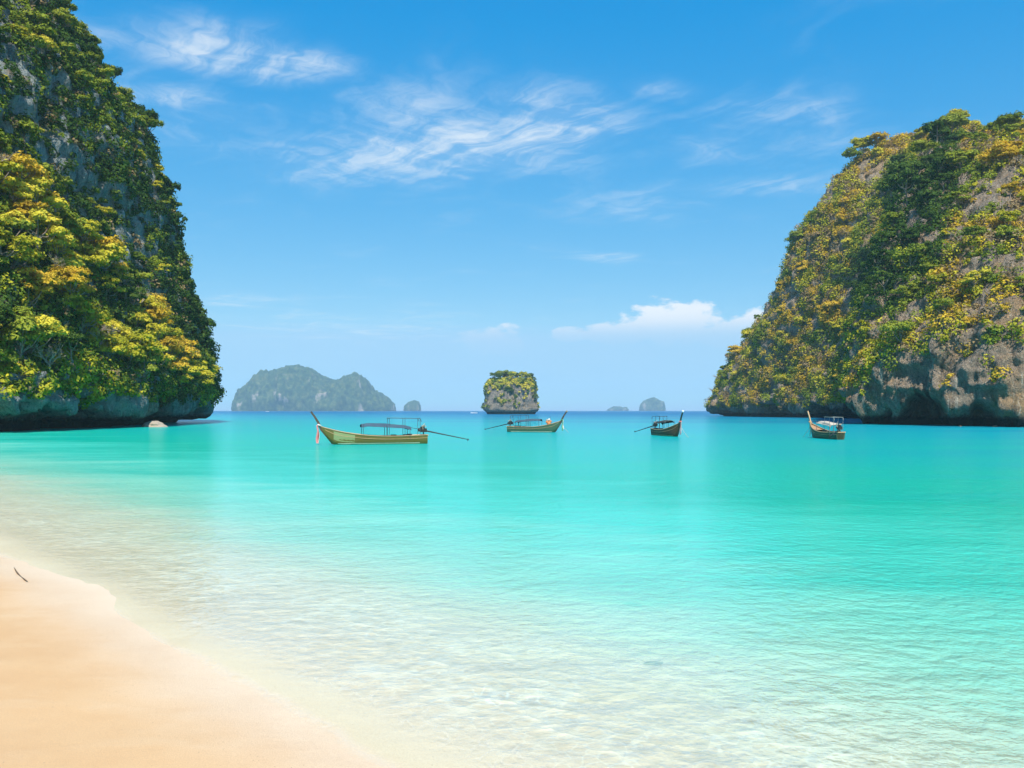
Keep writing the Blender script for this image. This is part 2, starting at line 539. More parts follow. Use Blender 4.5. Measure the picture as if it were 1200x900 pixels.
paint('hull_olive', (0.120, 0.115, 0.026), wear=(0.12, 0.09, 0.03))
paint('hull_green', (0.035, 0.105, 0.06), wear=(0.16, 0.15, 0.09))
paint('hull_brown', (0.105, 0.060, 0.032), wear=(0.06, 0.04, 0.025))
paint('hull_dark', (0.060, 0.085, 0.045), wear=(0.16, 0.10, 0.05), amt=0.5)
paint('trim_wood', (0.46, 0.30, 0.16), wear=(0.20, 0.12, 0.06))
paint('deck_wood', (0.40, 0.23, 0.12), wear=(0.18, 0.10, 0.05))
paint('prow_dark', (0.085, 0.062, 0.04), wear=(0.03, 0.025, 0.02))
paint('panel_green', (0.24, 0.31, 0.14), wear=(0.2, 0.22, 0.1))
paint('keel_stripe', (0.62, 0.58, 0.42), wear=(0.3, 0.3, 0.2))
paint('bottom_dark', (0.035, 0.05, 0.035), wear=(0.02, 0.02, 0.02))
paint('canvas_blue', (0.045, 0.085, 0.125), 0.85, wear=(0.04, 0.05, 0.06))
paint('canvas_dark', (0.045, 0.05, 0.05), 0.85, wear=(0.02, 0.02, 0.02))
paint('canvas_white', (0.46, 0.41, 0.33), 0.85, wear=(0.5, 0.45, 0.4))
paint('pipe_dark', (0.06, 0.085, 0.10), 0.5, wear=(0.15, 0.09, 0.05))
paint('pipe_pale', (0.24, 0.27, 0.26), 0.5, wear=(0.2, 0.15, 0.1))
paint('engine_iron', (0.035, 0.035, 0.035), 0.45, wear=(0.14, 0.08, 0.04), metal=0.3)
paint('engine_tank', (0.42, 0.36, 0.28), 0.5, wear=(0.15, 0.1, 0.06))
paint('ribbon_red', (0.55, 0.05, 0.035), 0.8, amt=0.1)
paint('ribbon_white', (0.78, 0.72, 0.66), 0.8, amt=0.1)
paint('ribbon_pink', (0.66, 0.22, 0.22), 0.8, amt=0.1)
paint('ribbon_green', (0.08, 0.30, 0.16), 0.8, amt=0.1)
paint('vest_orange', (0.58, 0.23, 0.09), 0.8, amt=0.15)
paint('rope', (0.42, 0.38, 0.30), 0.9)
paint('white_paint', (0.80, 0.80, 0.78), 0.4, amt=0.1)
paint('driftwood', (0.11, 0.075, 0.05), 0.9, wear=(0.05, 0.04, 0.03))
paint('stone_pale', (0.36, 0.31, 0.25), 0.95, wear=(0.2, 0.17, 0.14), amt=0.6)
paint('stone_rust', (0.28, 0.16, 0.09), 0.95, wear=(0.2, 0.13, 0.09), amt=0.6)
paint('stone_dark', (0.20, 0.25, 0.20), 0.95, wear=(0.05, 0.06, 0.05), amt=0.6)


# ---------------------------------------------------------------- mesh helpers
def tag(o, label=None, cat=None, group=None, kind=None):
    if label: o['label'] = label
    if cat: o['category'] = cat
    if group: o['group'] = group
    if kind: o['kind'] = kind
    return o


def np_mesh(name, V, Fq, mats, mat_idx=None, smooth=False):
    """mesh from arrays; Fq (n,3) or (n,4)"""
    V = np.asarray(V, np.float32)
    Fq = np.asarray(Fq, np.int32)
    me_ = bpy.data.meshes.new(name)
    n, k = Fq.shape
    me_.vertices.add(len(V))
    me_.vertices.foreach_set('co', V.ravel())
    me_.loops.add(n * k)
    me_.loops.foreach_set('vertex_index', Fq.ravel())
    me_.polygons.add(n)
    me_.polygons.foreach_set('loop_start', np.arange(0, n * k, k, dtype=np.int32))
    for mn in mats:
        me_.materials.append(MATS[mn])
    if mat_idx is not None:
        me_.polygons.foreach_set('material_index', np.asarray(mat_idx, np.int32))
    if smooth:
        me_.polygons.foreach_set('use_smooth', np.ones(n, bool))
    me_.update(calc_edges=True)
    return me_


def mk(name, me_, parent=None, loc=None, rot=None):
    o = bpy.data.objects.new(name, me_)
    COL.objects.link(o)
    if parent is not None:
        o.parent = parent
    if loc is not None:
        o.location = loc
    if rot is not None:
        o.rotation_euler = rot
    return o


class MB:
    """collects simple shapes into one mesh"""
    def __init__(self):
        self.v, self.f = [], []

    def add(self, vs, fs):
        b = len(self.v)
        self.v += [tuple(p) for p in vs]
        self.f += [tuple(i + b for i in f) for f in fs]

    def box(self, c, s, rot=None):
        hx, hy, hz = s[0] / 2, s[1] / 2, s[2] / 2
        ps = [Vector((x, y, z)) for x in (-hx, hx) for y in (-hy, hy) for z in (-hz, hz)]
        if rot is not None:
            ps = [rot @ p for p in ps]
        ps = [p + Vector(c) for p in ps]
        self.add(ps, [(0, 1, 3, 2), (4, 6, 7, 5), (0, 4, 5, 1), (2, 3, 7, 6), (0, 2, 6, 4), (1, 5, 7, 3)])

    def tube(self, pts, rads, n=6, cap=True):
        pts = [Vector(p) for p in pts]
        if not hasattr(rads, '__len__'):
            rads = [rads] * len(pts)
        rings = []
        for i, p in enumerate(pts):
            d = (pts[min(i + 1, len(pts) - 1)] - pts[max(i - 1, 0)]).normalized()
            a = d.cross(Vector((0, 0, 1)))
            if a.length < 1e-3:
                a = d.cross(Vector((1, 0, 0)))
            a.normalize()
            b = d.cross(a)
            rings.append([p + (a * math.cos(q) + b * math.sin(q)) * rads[i] for q in [2 * math.pi * j / n for j in range(n)]])
        vs = [q for r in rings for q in r]
        fs = []
        for i in range(len(pts) - 1):
            for j in range(n):
                fs.append((i * n + j, i * n + (j + 1) % n, (i + 1) * n + (j + 1) % n, (i + 1) * n + j))
        if cap:
            fs.append(tuple(range(n - 1, -1, -1)))
            fs.append(tuple((len(pts) - 1) * n + j for j in range(n)))
        self.add(vs, fs)

    def build(self, name, mat, parent=None, smooth=False):
        me_ = bpy.data.meshes.new(name)
        me_.from_pydata(self.v, [], self.f)
        me_.materials.append(MATS[mat])
        if smooth:
            for p in me_.polygons:
                p.use_smooth = True
        me_.update()
        return mk(name, me_, parent)


# ---------------------------------------------------------------- numpy noise
def _hash(ix, iy, iz, seed):
    h = (ix.astype(np.int64) * 374761393 + iy.astype(np.int64) * 668265263 + iz.astype(np.int64) * 2147483647 + seed * 974634777) & 0xffffffff
    h = ((h ^ (h >> 13)) * 1274126177) & 0xffffffff
    h = ((h ^ (h >> 15)) * 2246822519) & 0xffffffff
    return ((h ^ (h >> 16)) & 0xffffff) / float(0xffffff)


def vnoise(p, seed=0):
    """value noise, 0..1"""
    i = np.floor(p)
    f = p - i
    f = f * f * f * (f * (f * 6 - 15) + 10)
    i = i.astype(np.int64)
    r = 0
    for a in (0, 1):
        for b in (0, 1):
            for c_ in (0, 1):
                wgt = (f[..., 0] if a else 1 - f[..., 0]) * (f[..., 1] if b else 1 - f[..., 1]) * (f[..., 2] if c_ else 1 - f[..., 2])
                r = r + wgt * _hash(i[..., 0] + a, i[..., 1] + b, i[..., 2] + c_, seed)
    return r


def fbm(p, octv=4, seed=0, gain=0.5):
    s, a, tot = 0, 1.0, 0
    q = np.array(p, float)
    for o in range(octv):
        s = s + a * (vnoise(q, seed + o * 17) - 0.5)
        tot += a
        a *= gain
        q = q * 2.03 + 13.7
    return s / tot          # about -0.5..0.5


def ridged(p, octv=3, seed=0):
    s, a, tot = 0, 1.0, 0
    q = np.array(p, float)
    for o in range(octv):
        s = s + a * (1 - np.abs(vnoise(q, seed + o * 31) * 2 - 1))
        tot += a
        a *= 0.5
        q = q * 2.1 + 7.3
    return s / tot - 0.5


def worley(p, seed=0):
    """distance to nearest feature point, vectorised"""
    i = np.floor(p).astype(np.int64)
    best = np.full(p.shape[:-1], 9.0)
    for a in (-1, 0, 1):
        for b in (-1, 0, 1):
            for c_ in (-1, 0, 1):
                cx, cy, cz = i[..., 0] + a, i[..., 1] + b, i[..., 2] + c_
                ddx = cx + _hash(cx, cy, cz, seed) - p[..., 0]
                ddy = cy + _hash(cx, cy, cz, seed + 5) - p[..., 1]
                ddz = cz + _hash(cx, cy, cz, seed + 9) - p[..., 2]
                best = np.minimum(best, ddx * ddx + ddy * ddy + ddz * ddz)
    return np.sqrt(best)


def sstep(v, a, b):
    x = np.clip((v - a) / (b - a), 0, 1)
    return x * x * (3 - 2 * x)


def project(P):
    return 600 + F * P[..., 0] / P[..., 1], 481 - F * (P[..., 2] - CAM_H) / P[..., 1]


# ---------------------------------------------------------------- ground and sea
EXT = 7500.0


def axis(n, lo, hi, c, fine):
    a = np.linspace(np.arcsinh((lo - c) / fine), np.arcsinh((hi - c) / fine), n)
    return c + fine * np.sinh(a)


def grid_mesh(name, xs, ys, zf, mat):
    X, Y = np.meshgrid(xs, ys)
    Z = zf(X, Y)
    V = np.stack([X, Y, Z], -1).reshape(-1, 3)
    ny, nx = X.shape
    idx = np.arange(ny * nx).reshape(ny, nx)
    Fq = np.stack([idx[:-1, :-1], idx[:-1, 1:], idx[1:, 1:], idx[1:, :-1]], -1).reshape(-1, 4)
    return np_mesh(name, V, Fq, [mat], smooth=True)


def ground_z(X, Y):
    sd_ = SHN[0] * X + SHN[1] * Y - SHC
    pz = np.stack([X * 0.35, Y * 0.35, np.zeros_like(X)], -1)
    z = np.where(sd_ < 0, np.minimum(-sd_ * 0.055, 1.2 + 0.004 * np.minimum(-sd_, 400)), -np.minimum(sd_ * 0.05, 0.6 + sd_ * 0.02))
    z = np.maximum(z, -9.0)
    fade = np.exp(-np.abs(sd_) / 60)
    return z + (fbm(pz, 3, 3) * 0.10 + fbm(pz * 0.3, 2, 8) * 0.15) * fade


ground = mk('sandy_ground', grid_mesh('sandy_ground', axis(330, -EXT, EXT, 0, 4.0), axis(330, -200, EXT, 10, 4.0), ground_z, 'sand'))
tag(ground, 'pale sandy beach running out under the sea', kind='structure')
sea = mk('sea', grid_mesh('sea', axis(60, -EXT + 1, EXT - 1, 0, 30.0), axis(60, -60, EXT - 1, 10, 30.0), lambda X, Y: np.zeros_like(X), 'sea_water'))
tag(sea, 'clear turquoise bay water deepening to blue', kind='structure')


# ---------------------------------------------------------------- lofted limestone massifs
def loft(name, stations, C, ztop, seg_n, lev_n, mat, seed, amp=1.0, cave=1.0, smooth_k=2):
    """stations: (x, y, [(inset, z), ...]) round a closed plan; the skin closes on the summit C"""
    n = len(stations)
    K_ = len(stations[0][2])
    A = np.array([[s_[0], s_[1]] + [q for pr in s_[2] for q in pr] for s_ in stations], float)
    rows = []
    for i in range(n):
        p0, p1, p2, p3 = A[(i - 1) % n], A[i], A[(i + 1) % n], A[(i + 2) % n]
        tt = np.arange(seg_n[i])[:, None] / seg_n[i]
        # tension spline: keeps plan smooth without overshoot
        m1 = 0.4 * (p2 - p0)
        m2 = 0.4 * (p3 - p1)
        rows.append((2 * tt**3 - 3 * tt**2 + 1) * p1 + (tt**3 - 2 * tt**2 + tt) * m1 + (-2 * tt**3 + 3 * tt**2) * p2 + (tt**3 - tt**2) * m2)
    R = np.concatenate(rows)
    B = R[:, :2]
    D_ = R[:, 2::2]
    Zc = R[:, 3::2]
    to_c = np.array(C)[None] - B
    L = np.linalg.norm(to_c, axis=1, keepdims=True)
    inw = to_c / L
    D_ = np.concatenate([np.minimum(D_, L * 0.97), L], 1)
    Zc = np.concatenate([Zc, np.full((len(Zc), 1), ztop)], 1)
    ds, zs = [], []
    for j in range(K_):
        tt = np.arange(lev_n[j])[None] / lev_n[j]
        ds.append(D_[:, j:j + 1] * (1 - tt) + D_[:, j + 1:j + 2] * tt)
        zs.append(Zc[:, j:j + 1] * (1 - tt) + Zc[:, j + 1:j + 2] * tt)
    ds = np.concatenate(ds + [D_[:, -1:]], 1)
    zs = np.concatenate(zs + [Zc[:, -1:]], 1)
    for _ in range(smooth_k):          # round the kinks of the profile
        ds[:, 4:-4] = (ds[:, 2:-6] + ds[:, 3:-5] + ds[:, 4:-4] + ds[:, 5:-3] + ds[:, 6:-2]) / 5
        zs[:, 4:-4] = (zs[:, 2:-6] + zs[:, 3:-5] + zs[:, 4:-4] + zs[:, 5:-3] + zs[:, 6:-2]) / 5
    P_ = np.stack([B[:, None, 0] + inw[:, None, 0] * ds, B[:, None, 1] + inw[:, None, 1] * ds, zs], -1)   # (nu, nv, 3)

    def normals(P_):
        du = np.roll(P_, -1, 0) - np.roll(P_, 1, 0)
        dv = np.empty_like(P_)
        dv[:, 1:-1] = P_[:, 2:] - P_[:, :-2]
        dv[:, 0] = P_[:, 1] - P_[:, 0]
        dv[:, -1] = P_[:, -1] - P_[:, -2]
        N_ = np.cross(du, dv)
        N_ /= np.linalg.norm(N_, axis=-1, keepdims=True) + 1e-9
        out_ = np.zeros_like(N_)
        out_[..., :2] = -inw[:, None, :]
        out_[..., 2] = 0.3
        sg = np.sign((N_ * out_).sum(-1).mean())
        return N_ * sg, sg

    N_, sg = normals(P_)
    # karst relief: buttresses, vertical flutes, ledges, knobs
    q = P_.copy()
    h_ = 7.0 * fbm(q / np.array([26., 26., 40.]), 3, seed)
    h_ += 4.2 * ridged(q / np.array([9., 9., 24.]), 3, seed + 3)
    h_ += 2.4 * ridged(q / np.array([14., 14., 6.]), 2, seed + 5)
    h_ += 2.6 * (0.6 - worley(q / np.array([3.4, 3.4, 6.0]), seed + 6))
    h_ += 3.2 * (0.5 - worley(q / np.array([8.5, 8.5, 13.0]), seed + 16)) * (0.35 + 0.65 * sstep(q[..., 2], 8, 22))
    h_ += 2.0 * fbm(q / 1.9, 4, seed + 7, 0.6)
    drip = sstep(q[..., 2], 1.5, 4.0) * (1 - sstep(q[..., 2], 9.0, 16.0))
    h_ += drip * (2.0 * ridged(q / np.array([2.6, 2.6, 10.0]), 2, seed + 19) + 1.9 * ridged(q / np.array([1.3, 1.3, 3.6]), 2, seed + 23))
    top = np.linspace(1, 0, P_.shape[1])[None] ** 0.25
    low = sstep(P_[..., 2], -1.0, 5.0) * 0.75 + 0.25
    P_ = P_ + N_ * (h_ * amp * low * top)[..., None]
    # sea caves and the wave-cut notch bite inwards
    al = np.cumsum(np.linalg.norm(np.diff(B, axis=0, append=B[:1]), axis=1))
    q2 = np.stack([al / 11., al * 0, al * 0 + seed], -1)
    roof = 3.2 + 7.5 * cave * np.clip(fbm(q2, 3, seed + 11) + 0.12, 0, 1) * 2
    roof = roof + 1.4 * fbm(q2 * 4, 2, seed + 12) + 2.4 * ridged(q2 * 6.5, 2, seed + 14)
    bite = (5.5 * min(1.0, cave * 1.3) + 15.0 * cave * np.clip(fbm(q2, 2, seed + 11) + 0.15, 0, 1) * 2)
    k = (1 - sstep(q[..., 2], roof[:, None] * 0.72, roof[:, None])) * bite[:, None]
    P_[..., 0] += inw[:, None, 0] * k
    P_[..., 1] += inw[:, None, 1] * k
    N_, sg = normals(P_)
    nu, nv = P_.shape[:2]
    idx = np.arange(nu * nv).reshape(nu, nv)
    a = idx[:, :-1]
    b = np.roll(idx, -1, 0)[:, :-1]
    c_ = np.roll(idx, -1, 0)[:, 1:]
    d = idx[:, 1:]
    Fq = np.stack([a, b, c_, d] if sg > 0 else [a, d, c_, b], -1).reshape(-1, 4)
    me_ = np_mesh(name, P_.reshape(-1, 3), Fq, [mat], smooth=False)      # crisp karst facets
    return mk(name, me_), P_, N_


BOT = [(4.0, -5.0), (4.2, 1.6), (0.2, 4.8)]


def st(x, y, *up):
    return (x, y, BOT + list(up))


# the tall overgrown cliff beside the beach
left_st = [
    st(-150, 92, (6, 12), (22, 24), (40, 40), (60, 60), (75, 80), (85, 95)),
    st(-100, 108, (6, 12), (20, 28), (34, 48), (48, 66), (66, 88), (80, 105)),
    st(-82, 129, (6, 14), (16, 34), (24, 52), (32, 72), (48, 95), (66, 112)),
    st(-83, 166, (5, 15), (14, 34), (22, 50), (27, 78), (40, 102), (60, 118)),
    st(-87, 205, (3, 18), (10, 38), (15, 62), (20, 86), (32, 108), (54, 124)),
    st(-93, 240, (2, 18), (6, 38), (13, 64), (20, 88), (33, 108), (58, 119)),
    st(-99, 257, (1, 18), (4, 36), (11, 62), (20, 88), (34, 108), (60, 118)),
    st(-118, 272, (2, 18), (5, 38), (12, 64), (20, 90), (33, 112), (58, 126)),
    st(-200, 300, (2, 18), (5, 38), (12, 64), (20, 90), (33, 112), (58, 126)),
    st(-300, 240, (2, 18), (5, 38), (12, 64), (20, 90), (33, 112), (58, 126)),
    st(-260, 120, (6, 12), (22, 24), (40, 40), (60, 60), (75, 80), (85, 95)),
]
left_seg = [26, 44, 66, 66, 60, 34, 34, 22, 10, 10, 10]
left_lev = [4, 8, 22, 28, 36, 38, 36, 24, 8]
left_cliff, LP, LN = loft('overgrown_cliff', left_st, (-190, 205), 126, left_seg, left_lev, 'limestone_cool', 21)
tag(left_cliff, 'tall steep limestone cliff overgrown with trees beside the beach', kind='structure')

# the broad sunlit hill on the other side of the bay
right_st = [
    st(240, 150, (3, 20), (25, 42), (60, 66), (110, 95), (180, 112), (230, 128)),
    st(150, 168, (3, 20), (22, 42), (60, 68), (110, 95), (180, 112), (230, 128)),
    st(114, 178, (2, 22), (20, 42), (60, 70), (110, 96), (180, 112), (230, 128)),
    st(103, 195, (2, 20), (18, 40), (58, 70), (108, 96), (178, 113), (225, 129)),
    st(95, 222, (3, 14), (16, 36), (50, 68), (100, 98), (165, 118), (210, 132)),
    st(112, 250, (4, 16), (16, 36), (42, 68), (85, 100), (140, 120), (180, 134)),
    st(140, 300, (5, 20), (14, 42), (32, 74), (60, 104), (95, 130), (125, 146)),
    st(152, 370, (8, 26), (14, 48), (26, 78), (42, 108), (60, 130), (80, 146)),
    st(142, 450, (6, 24), (9, 48), (15, 82), (24, 110), (40, 130), (60, 148)),
    st(129, 510, (6, 18), (14, 34), (25, 46), (38, 60), (53, 90), (84, 142)),
    st(140, 545, (6, 18), (14, 34), (25, 48), (40, 66), (58, 98), (90, 134)),
    st(210, 600, (6, 18), (14, 34), (25, 48), (40, 70), (60, 100), (100, 136)),
    st(330, 590, (6, 18), (14, 34), (25, 48), (40, 70), (60, 100), (100, 136)),
    st(400, 430, (6, 18), (14, 34), (25, 48), (40, 70), (60, 100), (100, 136)),
    st(340, 220, (6, 18), (22, 40), (50, 62), (90, 90), (130, 115), (170, 135)),
]
right_seg = [24, 66, 42, 66, 56, 40, 46, 60, 60, 34, 20, 10, 10, 10, 10]
right_lev = [4, 10, 36, 34, 40, 44, 40, 26, 12]
right_cliff, RP, RN = loft('sunlit_cliff', right_st, (250, 430), 149, right_seg, right_lev, 'limestone_warm', 57, amp=1.15, cave=0.9)
tag(right_cliff, 'broad sunlit limestone hill with sea caves and ochre trees', kind='structure')


# square islet far out
def islet_st():
    r = []
    IY = 800.0
    ox = (599 - 600) / F * IY
    pts = [(-25, -6), (-17, -16), (0, -19), (16, -17), (25, -7), (26, 8), (14, 22), (-8, 24), (-24, 12)]
    for x, y in pts:
        r.append((ox + x, IY + y, [(1.0, -5), (1.2, 1.0), (0.0, 3.4), (0.3, 12), (0.8, 20), (1.5, 26), (3.0, 30.5), (8, 33)]))
    return r, (ox, IY + 2)


ist, ic = islet_st()
islet, IP, IN = loft('square_islet', ist, ic, 33.5, [14, 14, 14, 14, 10, 8, 8, 8, 8], [3, 5, 10, 10, 10, 8, 8, 8], 'limestone_islet', 91, amp=0.7, cave=0.12, smooth_k=1)
tag(islet, 'square-sided rocky islet capped with trees out in the bay', kind='structure')


# ---------------------------------------------------------------- far islands
def ridge_island(name, Yd, outline, depth, seed, label, ex=2.6):
    """outline: (px, py) skyline samples; a rounded wooded island of real depth at distance Yd"""
    ox = np.array([p[0] for p in outline], float)
    oy = np.array([p[1] for p in outline], float)
    x0, x1 = ox[0], ox[-1]
    nx, ny = 190, 70
    xs = np.linspace(x0, x1, nx)
    rz = (481 - np.interp(xs, ox, oy)) / F * Yd + CAM_H
    wx = (xs - 600) / F * Yd
    fr_ = np.linspace(0, 1, nx)
    half = depth * np.sqrt(np.clip(1 - (2 * fr_ - 1) ** 4, 0.02, 1))
    th = np.linspace(-0.06, math.pi + 0.06, ny)
    c_, s_ = np.cos(th), np.sin(th)
    yy = -np.sign(c_) * np.abs(c_) ** (2 / ex)
    zz = np.sign(s_) * np.abs(s_) ** (2 / ex)
    P_ = np.zeros((nx, ny, 3))
    P_[..., 0] = wx[:, None]
    P_[..., 1] = Yd + half[:, None] * yy[None]
    P_[..., 2] = rz[:, None] * zz[None]
    sc = (x1 - x0) / F * Yd
    n1_ = fbm(P_ / (sc * 0.09), 4, seed)
    n2_ = ridged(P_ / np.array([sc * 0.05, sc * 0.05, sc * 0.11]), 2, seed + 4)
    n3_ = 0.55 - worley(P_ / max(sc * 0.018, 3.5), seed + 8)
    amp_ = sc * 0.05
    cen = np.stack([np.zeros(nx)[:, None] + 0 * c_[None], yy[None] + 0 * wx[:, None], np.clip(zz, 0, 1)[None] + 0 * wx[:, None]], -1)
    P_ += cen * ((n1_ * 1.4 + n2_ * 0.7 - 0.14) * amp_ + n3_ * max(sc * 0.012, 3.0))[..., None]
    # a darker wave-cut foot
    foot = (P_[..., 2] < 4.0)
    P_[..., 1] += np.where(foot & (yy[None] < 0), 3.0, 0)
    idx = np.arange(nx * ny).reshape(nx, ny)
    Fq = np.stack([idx[:-1, :-1], idx[:-1, 1:], idx[1:, 1:], idx[1:, :-1]], -1).reshape(-1, 4)
    o = mk(name, np_mesh(name, P_.reshape(-1, 3), Fq[:, ::-1], ['island_forest'], smooth=True))
    tag(o, label, kind='structure')
    return o, P_


BIG = [(274, 481), (276, 474), (282, 462), (290, 452), (300, 443), (310, 437), (320, 438), (330, 434), (345, 431), (358, 433), (370, 437), (380, 444), (388, 448),
       (398, 447), (405, 442), (415, 439), (424, 441), (431, 449), (437, 457), (448, 463), (456, 468), (461, 473), (463, 481)]
ridge_island('wooded_island', 4500, BIG, 260, 5, 'long wooded island with two summits fading into sea haze')
ridge_island('hazy_island', 5200, [(473, 481), (474, 475), (479, 471), (486, 469), (491, 471), (493, 476), (493.5, 481)], 55, 6, 'small round island next to the long wooded island')
ridge_island('hazy_island', 6300, [(749, 481), (750, 475), (754, 470), (760, 467), (766, 465.5), (772, 469), (778, 471), (779.5, 476), (780, 481)], 60, 7, 'pointed pale blue island on the horizon')
ridge_island('hazy_island', 6900, [(711, 481), (713, 479), (719, 476.5), (724, 476.5), (729, 477.5), (734, 477), (736, 479), (737, 481)], 50, 8, 'low pale island barely rising over the horizon')


# ---------------------------------------------------------------- foliage building blocks
rng = np.random.default_rng(11)


def leaf_quads(centers, outward, size, spread=0.7, aspect=(0.45, 0.8)):
    """one bent-free quad per centre, roughly facing outward with scatter"""
    n = len(centers)
    nrm_ = outward + rng.normal(0, spread, (n, 3))
    nrm_ /= np.linalg.norm(nrm_, axis=1, keepdims=True) + 1e-9
    ref = rng.normal(0, 1, (n, 3))
    a = np.cross(nrm_, ref)
    a /= np.linalg.norm(a, axis=1, keepdims=True) + 1e-9
    b = np.cross(nrm_, a)
    s_ = size * rng.uniform(0.65, 1.35, (n, 1))
    asp = rng.uniform(aspect[0], aspect[1], (n, 1))
    a = a * s_ * 0.5
    b = b * s_ * 0.5 * asp
    V = np.stack([centers - a * 1.0, centers - b, centers + a, centers + b], 1).reshape(-1, 3)     # pointed leaf-spray outline
    Fq = np.arange(n * 4).reshape(n, 4)
    return V, Fq


def lobe_points(c, r, flat, n, shell=0.55):
    """points through an ellipsoidal clump, denser near its skin and top"""
    d = rng.normal(0, 1, (n, 3))
    d /= np.linalg.norm(d, axis=1, keepdims=True)
    d[:, 2] = np.where(d[:, 2] < -0.25, -d[:, 2] * rng.uniform(0.0, 1.0, n), d[:, 2])
    rad = rng.uniform(shell, 1.0, (n, 1)) ** 0.7
    bump_ = 1 + 0.30 * np.sin(d[:, :1] * 5.1 + c[0]) * np.sin(d[:, 1:2] * 4.7 + c[1])
    p = d * rad * r * bump_
    p[:, 2] *= flat
    o = d.copy()
    o[:, 2] = o[:, 2] * 1.0 + 0.45
    return p + np.asarray(c), o


TREES = {}


def make_tree(kind, variant, height, crown_w, lobes, leaves, leaf_size, flat, lean=0.0):
    """prototype meshes of one tree: trunk with limbs, crown of leaf sprays"""
    rs = random.Random(variant * 77 + len(kind))
    mb = MB()
    trunk_top = Vector((lean * height * 0.4, 0, height * 0.55))
    mb.tube([(0, 0, -1.2), (lean * height * 0.12, 0.05, height * 0.25), trunk_top], [height * 0.032, height * 0.024, height * 0.016], 6)
    VV, FF, base = [], [], 0
    for i in range(lobes):
        if i == 0:
            c_ = np.array([trunk_top.x, trunk_top.y, height * 0.86])
        else:
            a = 2.4 * i + rs.random() * 0.8
            rr = crown_w * 0.5 * (0.40 + 0.42 * rs.random())
            c_ = np.array([trunk_top.x + math.cos(a) * rr, trunk_top.y + math.sin(a) * rr, height * (0.50 + 0.38 * rs.random())])
        r_ = crown_w * (0.11 + 0.15 * rs.random())
        p, o_ = lobe_points(c_, r_, flat, leaves // lobes)
        V, Fq = leaf_quads(p, o_, leaf_size, 0.40)
        VV.append(V)
        FF.append(Fq + base)
        base += len(V)
        st_ = trunk_top * (0.55 + 0.45 * rs.random())
        mid_ = st_.lerp(Vector(c_), 0.55) + Vector((0, 0, -0.06 * height))
        mb.tube([st_, mid_, Vector(c_) + Vector((0, 0, r_ * flat * 0.2))], [height * 0.013, height * 0.010, height * 0.004], 5)
    tm = bpy.data.meshes.new('trunk')
    tm.from_pydata(mb.v, [], mb.f)
    tm.materials.append(MATS['bark'])
    tm.update()
    cm = np_mesh('crown', np.concatenate(VV), np.concatenate(FF), ['leaf_green'])
    TREES.setdefault(kind, []).append((tm, cm, height))


def make_bare_tree(variant, height):
    rs = random.Random(900 + variant)
    mb, tw = MB(), MB()
    top_ = Vector((rs.uniform(-0.2, 0.2) * height, rs.uniform(-0.1, 0.1) * height, height * 0.5))
    mb.tube([(0, 0, -1), top_ * 0.5, top_], [height * 0.03, height * 0.022, height * 0.016], 6)

    def branch(p, d, ln, r, depth):
        q = p + d * ln
        bend = p.lerp(q, 0.5) + Vector((rs.uniform(-1, 1), rs.uniform(-1, 1), rs.uniform(-0.3, 0.6))) * ln * 0.10
        (mb if depth < 2 else tw).tube([p, bend, q], [r, r * 0.8, r * 0.55], 4 if depth > 0 else 5, cap=False)
        if depth >= 4:
            return
        for _ in range(3 if depth < 3 else 4):
            nd = (d + Vector((rs.uniform(-1, 1), rs.uniform(-1, 1), rs.uniform(-0.35, 0.75))) * 0.85).normalized()
            branch(p.lerp(q, rs.uniform(0.55, 1.0)), nd, ln * rs.uniform(0.55, 0.8), r * 0.6, depth + 1)
    for i in range(4):
        a = i * 1.7 + rs.random()
        branch(top_ * rs.uniform(0.6, 1.0), Vector((math.cos(a) * 0.8, math.sin(a) * 0.8, 0.6)).normalized(), height * 0.24, height * 0.013, 0)
    ms_ = []
    for b_, nm in ((mb, 'trunk'), (tw, 'crown')):
        x = bpy.data.meshes.new(nm)
        x.from_pydata(b_.v, [], b_.f)
        x.materials.append(MATS['twig_pale'])
        x.update()
        ms_.append(x)
    TREES.setdefault('bare', []).append((ms_[0], ms_[1], height))


for v in range(5):
    make_tree('broad', v, 8.0, 8.6, 11, 3400, 0.52, 0.66, lean=(-0.25, 0.2, 0.0, 0.35, -0.1)[v])      # layered, spreading
for v in range(4):
    make_tree('round', v, 6.5, 6.0, 9, 2600, 0.50, 0.85, lean=(0.1, -0.15, 0.2, 0.0)[v])             # dense, rounded
for v in range(3):
    make_tree('shrub', v, 3.6, 4.6, 6, 1000, 0.54, 0.8)
for v in range(3):
    make_bare_tree(v, 8.0)

NAMES = {'broad': 'spreading_tree', 'round': 'rounded_tree', 'shrub': 'shrub', 'bare': 'bare_tree'}
N_TREES = {}


def plant(kind, leaf, p, size, label, group, tilt=(0, 0), sink=0.4, rz=None):
    """one tree as a thing: an empty at its foot with trunk and crown"""
    protos = TREES[kind]
    tm, cm, hgt_ = protos[int(rng.integers(len(protos)))]
    s_ = size / hgt_
    e = bpy.data.objects.new(NAMES[kind], None)
    COL.objects.link(e)
    e.empty_display_size = 0.2
    e.location = (p[0], p[1], p[2] - sink)
    e.rotation_euler = (tilt[0], tilt[1], rng.uniform(0, 6.283) if rz is None else rz)
    e.scale = (s_ * rng.uniform(0.85, 1.15), s_ * rng.uniform(0.85, 1.15), s_)
    tag(e, label, 'tree' if kind != 'shrub' else 'shrub', group)
    mk('trunk', tm, e)
    c_ = mk('crown', cm, e)
    if kind != 'bare':
        c_.material_slots[0].link = 'OBJECT'
        c_.material_slots[0].material = MATS[leaf]
    N_TREES[label] = N_TREES.get(label, 0) + 1
    return e


